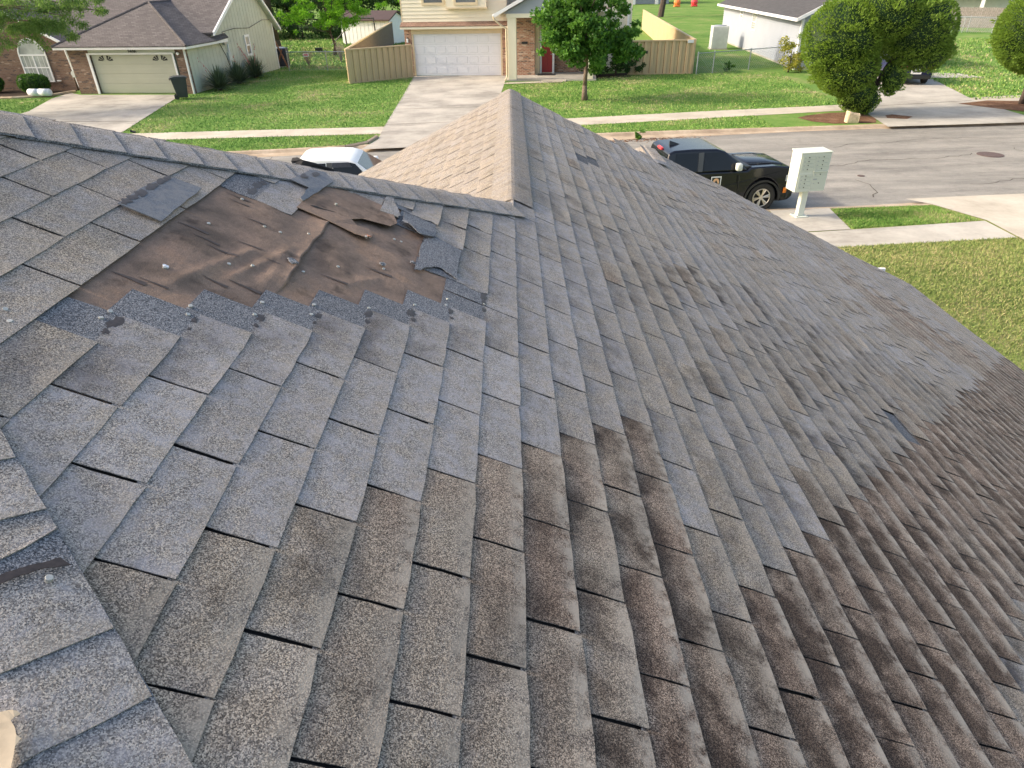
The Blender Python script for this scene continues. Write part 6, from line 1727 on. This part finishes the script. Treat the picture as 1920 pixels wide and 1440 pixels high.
def juniper(loc, blobs, n, label, trunk, seed=0):
    t = thing('round_juniper', loc, 0, label, 'juniper')
    m = MB()
    for tp in trunk: m.path(tp, [.13, .12, .10, .08][:len(tp)], 8)
    m.build('trunk', MAT['bark_d'], t, smooth=True)
    m = MB()
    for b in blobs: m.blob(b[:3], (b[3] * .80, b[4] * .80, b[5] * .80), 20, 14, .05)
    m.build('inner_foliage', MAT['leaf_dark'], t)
    cl = clumps([(b[0], b[1], b[2], b[3] * .98, b[4] * .98, b[5] * .98) for b in blobs], 420, .24)
    # keep the outer surface regular: small tufts pointing out and up
    P, U, I = blob_points([(b[0], b[1], b[2], b[3] * .95, b[4] * .95, b[5] * .95) for b in blobs], n, .93)
    Q, U2, I2 = blob_points(cl, n, .5)
    B = np.array(blobs); cen = B[:, :3].mean(0)
    D2 = Q - cen; D2 /= np.linalg.norm(D2, axis=1)[:, None]
    cards('crown', np.vstack([P, Q]), np.vstack([U * 1.2 + [0, 0, .35], D2 * 1.2 + [0, 0, .3]]), .10, MAT['leaf_cypress'], t, .42, .35)
    return t
juniper((15.9, 31.6, 0), [(-1.75, 0, 3.0, 1.75, 1.5, 1.7), (-1.35, -.1, 1.9, 1.45, 1.3, 1.2), (-.75, -.2, .85, .78, .75, .8), (-.2, -.2, .62, .58, .55, .62), (1.35, .2, 3.35, 1.75, 1.5, 1.55), (2.0, .2, 2.5, 1.1, 1.1, .9), (-.3, .1, 3.9, 1.9, 1.5, 1.3), (.72, -.2, 1.45, .52, .5, .72)], 42000, 'large round clipped juniper with an open dark middle, at the corner of the right drive',
        [[(-.05, 0, 0), (0, .1, .8), (-.5, .1, 1.6), (-1.0, 0, 2.4)], [(0, 0, 0), (.15, .1, .9), (.5, .1, 1.9), (1.0, .1, 2.8)], [(.05, .1, 0), (.1, .1, 1.2), (.0, .1, 2.2), (-.1, .1, 3.2)]])
juniper((23.6, 33.2, 0), [(.2, 0, 3.1, 2.15, 1.8, 1.95), (.5, 0, 4.2, 1.7, 1.4, 1.3)], 30000, 'second clipped juniper cut by the right edge of the picture', [[(0.3, 0, 0), (.3, 0, .7), (.2, 0, 1.5), (.2, 0, 2.4)]])
m = MB(); m.prism([(-.27, -.16), (.24, -.2), (.33, .08), (.1, .22), (-.25, .18)], 0, .40); o = m.build('boulder', MAT['rock'], None, (14.4, 29.62, .01), bevel=.05, seg=3)
for v in o.data.vertices: v.co += Vector((random.uniform(-.02, .02), random.uniform(-.02, .02), random.uniform(-.02, .02))) + Vector((0, 0, -.06 * v.co.x / .3 if v.co.z > .2 else 0))
tag(o, 'blocky pale limestone rock at the kerb below the large juniper', 'rock')
tree('yellow_bush', (17.6, 46.0, 0), 'loose yellow green flowering bush at the corner of the white bungalow', 'bush', MAT['leaf_yellow'],
     [(0, 0, 1.0, .9, .7, .8), (.5, 0, .6, .8, .6, .5), (-.4, 0, 1.5, .5, .4, .5)], 2200, .12, [(0, 0, 0), (.05, 0, .6), (0, 0, 1.2)], .04, MAT['bark_d'], 40, .28)
tree('fence_shrub', (-10.6, 51.9, 0), 'low dark shrub at the end of the chain link fence by the beige fence', 'shrub', MAT['leaf_dark'], [(0, 0, .35, .7, .5, .35)], 900, .12, [(0, 0, 0), (0, 0, .2)], .03, MAT['bark_d'], 14, .2)
def twiggy(loc, hgt, n, label, mat):
    t = thing('bare_shrub', loc, 0, label, 'shrub'); m = MB()
    for i in range(n):
        a = random.uniform(0, 6.28); s = random.uniform(.15, .4); z = hgt * random.uniform(.6, 1)
        p = Vector((math.cos(a) * s * .5, math.sin(a) * s * .5, z * .5)); q = Vector((math.cos(a) * s, math.sin(a) * s, z)); m.path([(0, 0, 0), p, q], [.012, .008, .004], 4)
        for k in range(2): m.path([p.lerp(q, random.random()), q + Vector((random.uniform(-.15, .15), random.uniform(-.15, .15), random.uniform(-.1, .2)))], [.006, .003], 3)
    m.build('twigs', MAT[mat], t)
twiggy((-14.9, 54.6, 0), 1.15, 45, 'reddish bare twiggy shrub behind the chain link fence', 'deadwood')
twiggy((-12.9, 56.5, 0), 1.5, 40, 'pale bare branching shrub behind the chain link fence', 'wood_grey')
tree('fence_weed', (14.0, 46.9, 0), 'small weed growing at the foot of the right chain link fence', 'plant', MAT['leaf_shrub'], [(0, 0, .3, .4, .3, .3)], 260, .11, [(0, 0, 0), (0, 0, .2)], .015, MAT['bark_d'], 8, .15)
tree('kerb_weed', (5.15, fa(5.15) + .05, -.09), 'small green weed growing in the far gutter left of the black pickup', 'plant', MAT['leaf_maple'], [(0, 0, .22, .2, .15, .2)], 240, .10, [(0, 0, 0), (0, 0, .25)], .012, MAT['bark_d'], 6, .1)

# carport posts and trunk behind the green house
t = thing('tree_stump', (-19.4, 62.5, 0), 0, 'thick dark trunk standing behind the back corner of the green house', 'tree')
m = MB(); m.path([(0, 0, 0), (-.1, 0, 1.2), (-.25, 0, 3.2), (-.2, 0, 5)], [.42, .34, .30, .26], 10); m.build('trunk', MAT['bark_d'], t, smooth=True)
P, U, I = blob_points(clumps([(-.5, 1, 5.5, 3, 2.5, 1.6)], 40, .7), 5000, .3); cards('crown', P, U, .2, MAT['leaf_dark'], t)
t = thing('leaning_post', (-16.1, 53.4, 0), 0, 'rust brown leaning post with a short beam at the back of the green house', 'post')
m = MB(); m.tube((.0, 0, 0), (-1.15, .6, 2.75), .06, .06, 6); m.build('post_shaft', MAT['wood_rust'], t)
m = MB(); m.tube((-1.95, .4, 2.62), (-.8, .7, 2.95), .05, .05, 6); m.build('cross_beam', MAT['wood_grey'], t)
m = MB(); m.tube((-.95, .6, 0.1), (-.35, .3, 1.2), .05, .05, 6); m.build('brace', MAT['wood_rust'], t)
m = MB(); m.box(-.2, .2, -.03, .03, -.1, .1); o = m.build('fence_notice', MAT['white'], None, (-14.9, 54.2, .78)); tag(o, 'small white and red notice on the chain link fence by the gate', 'sign')
m = MB(); m.box(-.14, .14, -.036, -.031, -.03, .06); m.build('notice_print', MAT['redlens'], o)

# shed and frame
def shed():
    h = thing('garden_shed', (-16.3, 73.4, 0), math.radians(-20), 'white garden shed with dark brown roof edge behind the bright tree', 'shed')
    m = MB(); m.box(0, 5.3, 0, 3.0, 0, 2.2); m.prism_x([(0, 2.2), (3, 2.2), (1.5, 2.75)], 0, 5.3); m.build('wall', MAT['white'], h)
    x = .3
    while x < 5.2:
        m = MB(); m.box(x, x + .03, -.015, 0, 0.05, 2.18); m.build('siding_groove', MAT['aclight'], h); x += .45
    m = MB(); m.slab([(-.2, -.25, 2.12), (5.5, -.25, 2.12), (5.5, 1.5, 2.82), (-.2, 1.5, 2.82)], .12); m.slab([(-.2, 1.5, 2.82), (5.5, 1.5, 2.82), (5.5, 3.25, 2.12), (-.2, 3.25, 2.12)], .12); m.build('roof', MAT['brownroof'], h)
shed()
t = thing('swing_frame', (-15.6, 71.6, 0), math.radians(-18), 'dark metal swing frame standing in front of the white shed', 'swing frame')
m = MB(); m.path([(0, 0, 0), (-.15, .1, 2.3), (3.1, .1, 2.3), (3.3, 0, 0)], .07, 6); m.path([(-1.4, -.5, 0), (-.15, .1, 1.2)], .04, 6); m.build('frame_tube', MAT['dark'], t)
m = MB(); m.box(-.3, .3, -.15, .15, 0, .3); o = m.build('crate', MAT['dark'], None, (-16.9, 66.0, 0)); tag(o, 'small black crate lying in the back garden grass', 'crate')

# tree belt behind the back gardens
def big_tree(x, y, hgt, w_, label, mat='leaf_dark', n=7000, name='dark_tree', leaf=.32, tr=.22, low=.22):
    bl = [(0, 0, hgt * .62, w_, w_ * .8, hgt * .30), (w_ * .45, 0, hgt * .45, w_ * .7, w_ * .6, hgt * low), (-w_ * .5, 0, hgt * .5, w_ * .7, w_ * .6, hgt * low), (0, -.5, hgt * .35, w_ * .8, w_ * .6, hgt * .2)]
    return tree(name, (x, y, 0), label, 'tree', MAT[mat], bl, n, leaf, [(0, 0, 0), (.1, 0, hgt * .25), (-.1, 0, hgt * .5), (0, 0, hgt * .75)], tr, MAT['bark_d'], 80, w_ * .28, limbs=8, group='dark trees beyond the back gardens')
big_tree(-33, 84, 9, 5, 'dense dark tree beyond the ridge of the green house')
big_tree(-25, 86, 8, 4.5, 'dense dark tree above the back corner of the green house')
big_tree(-18.5, 90, 9, 4.5, 'dense dark tree behind the left part of the bright tree')
big_tree(-12, 94, 8.5, 4.0, 'dense dark tree between the white shed and the cream house')
big_tree(-6, 98, 9, 4.5, 'dense dark tree hidden behind the cream house', n=3000)
tree('understorey', (-22, 80, 0), 'low dark thicket behind the back garden, left of the shed', 'thicket', MAT['leaf_dark'], [(-4, 0, 1.2, 4, 1.5, 1.3), (1, 0, 1.2, 4, 1.5, 1.4), (4, 1, .9, 2.6, 1.5, 1.0)], 8000, .24, [(0, 0, 0), (0, 0, 1)], .1, MAT['bark_d'], 90, .8, limbs=20)
big_tree(36.5, 112, 7.5, 4, 'dark tree on the far lawn beside the white bungalow', n=3000, name='far_tree', tr=.25)
t = thing('slender_tree', (21.6, 108, 0), 0, 'slender dark trunk on the far lawn behind the right beige fence', 'tree')
m = MB(); m.path([(0, 0, -.5), (.3, 0, 2), (.7, 0, 5), (1.0, 0, 8)], [.45, .40, .34, .3], 8); m.build('trunk', MAT['bark_d'], t)
P, U, I = blob_points(clumps([(1, 0, 9, 5, 4, 2.5)], 50, 1.0), 4500, .3); cards('crown', P, U, .4, MAT['leaf_dark'], t)
# far building with white posts
t = thing('far_building', (6, 152, 0), math.radians(-3), 'long grey building with white porch posts far beyond the lawn', 'building')
m = MB(); m.box(0, 26, 2.2, 10, 0, 3.4); m.build('wall', MAT['bluep'], t)
m = MB(); m.slab([(-1, -.5, 3.3), (27, -.5, 3.3), (27, 6, 6), (-1, 6, 6)], .2); m.slab([(-1, 6, 6), (27, 6, 6), (27, 11, 3.3), (-1, 11, 3.3)], .2); m.build('roof', MAT['roof_r'], t)
for x in (.5, 5.0, 9.5, 14, 18.5, 23):
    m = MB(); m.box(x, x + .6, 0, .6, 0, 3.3); m.build('porch_post', MAT['white'], t)
for i, (x, c, lab) in enumerate(((30.5, 'orange', 'small orange toy on the far lawn'), (33.6, 'redlens', 'small red toy on the far lawn'))):
    t = thing('garden_toy', (x, 138, 0), 0, lab, 'toy')
    m = MB(); m.blob((0, 0, .7), (.62, .5, .6), 10, 6); m.build('seat_shell', MAT[c], t)
    m = MB(); m.box(-.55, .55, -.4, .4, 0, .3); m.build('base', MAT[c], t, bevel=.1)
# wooden fence and shed roof far right
t = thing('wooden_fence', (41.0, 82.5, 0), math.radians(-31), 'weathered grey board fence far behind at the right', 'fence')
x = 0
for i in range(84):
    w_ = random.uniform(.15, .18); m = MB(); m.box(x, x + w_ - .008, -.012 + random.uniform(-.008, .008), .012, .02, 1.85 + random.uniform(-.04, .04)); m.build('fence_board', MAT['wood_grey'], t); x += w_
m = MB(); m.box(0, x, .012, .06, .4, .5); m.box(0, x, .012, .06, 1.4, 1.5); m.build('fence_rail', MAT['wood_grey'], t)
t = thing('far_house', (40, 92, 0), math.radians(-28), 'pale house with white posts behind the wooden fence at the right', 'house')
m = MB(); m.box(0, 18, 2, 10, 0, 3.0); m.build('wall', MAT['aclight'], t)
for x in (1, 5.5, 10, 14.5):
    m = MB(); m.box(x, x + .35, 0, .35, 0, 3.0); m.build('porch_post', MAT['white'], t)
m = MB(); m.slab([(-.5, -.4, 2.95), (18.5, -.4, 2.95), (18.5, 6, 5.4), (-.5, 6, 5.4)], .15); m.build('roof', MAT['roof_l'], t)
# far backdrop of trees, one mass
bl = []
for i in range(60): bl.append((-160 + i * 6.2, 190 + random.uniform(-12, 12), 4.5, 5, 4, random.uniform(4, 7)))
P, U, I = blob_points(bl, 40000, .5)
tag(cards('far_woodland', P, U, 1.1, MAT['leaf_dark']), 'far off belt of trees along the horizon', 'woodland', kind='stuff')
bpy.context.view_layer.update()
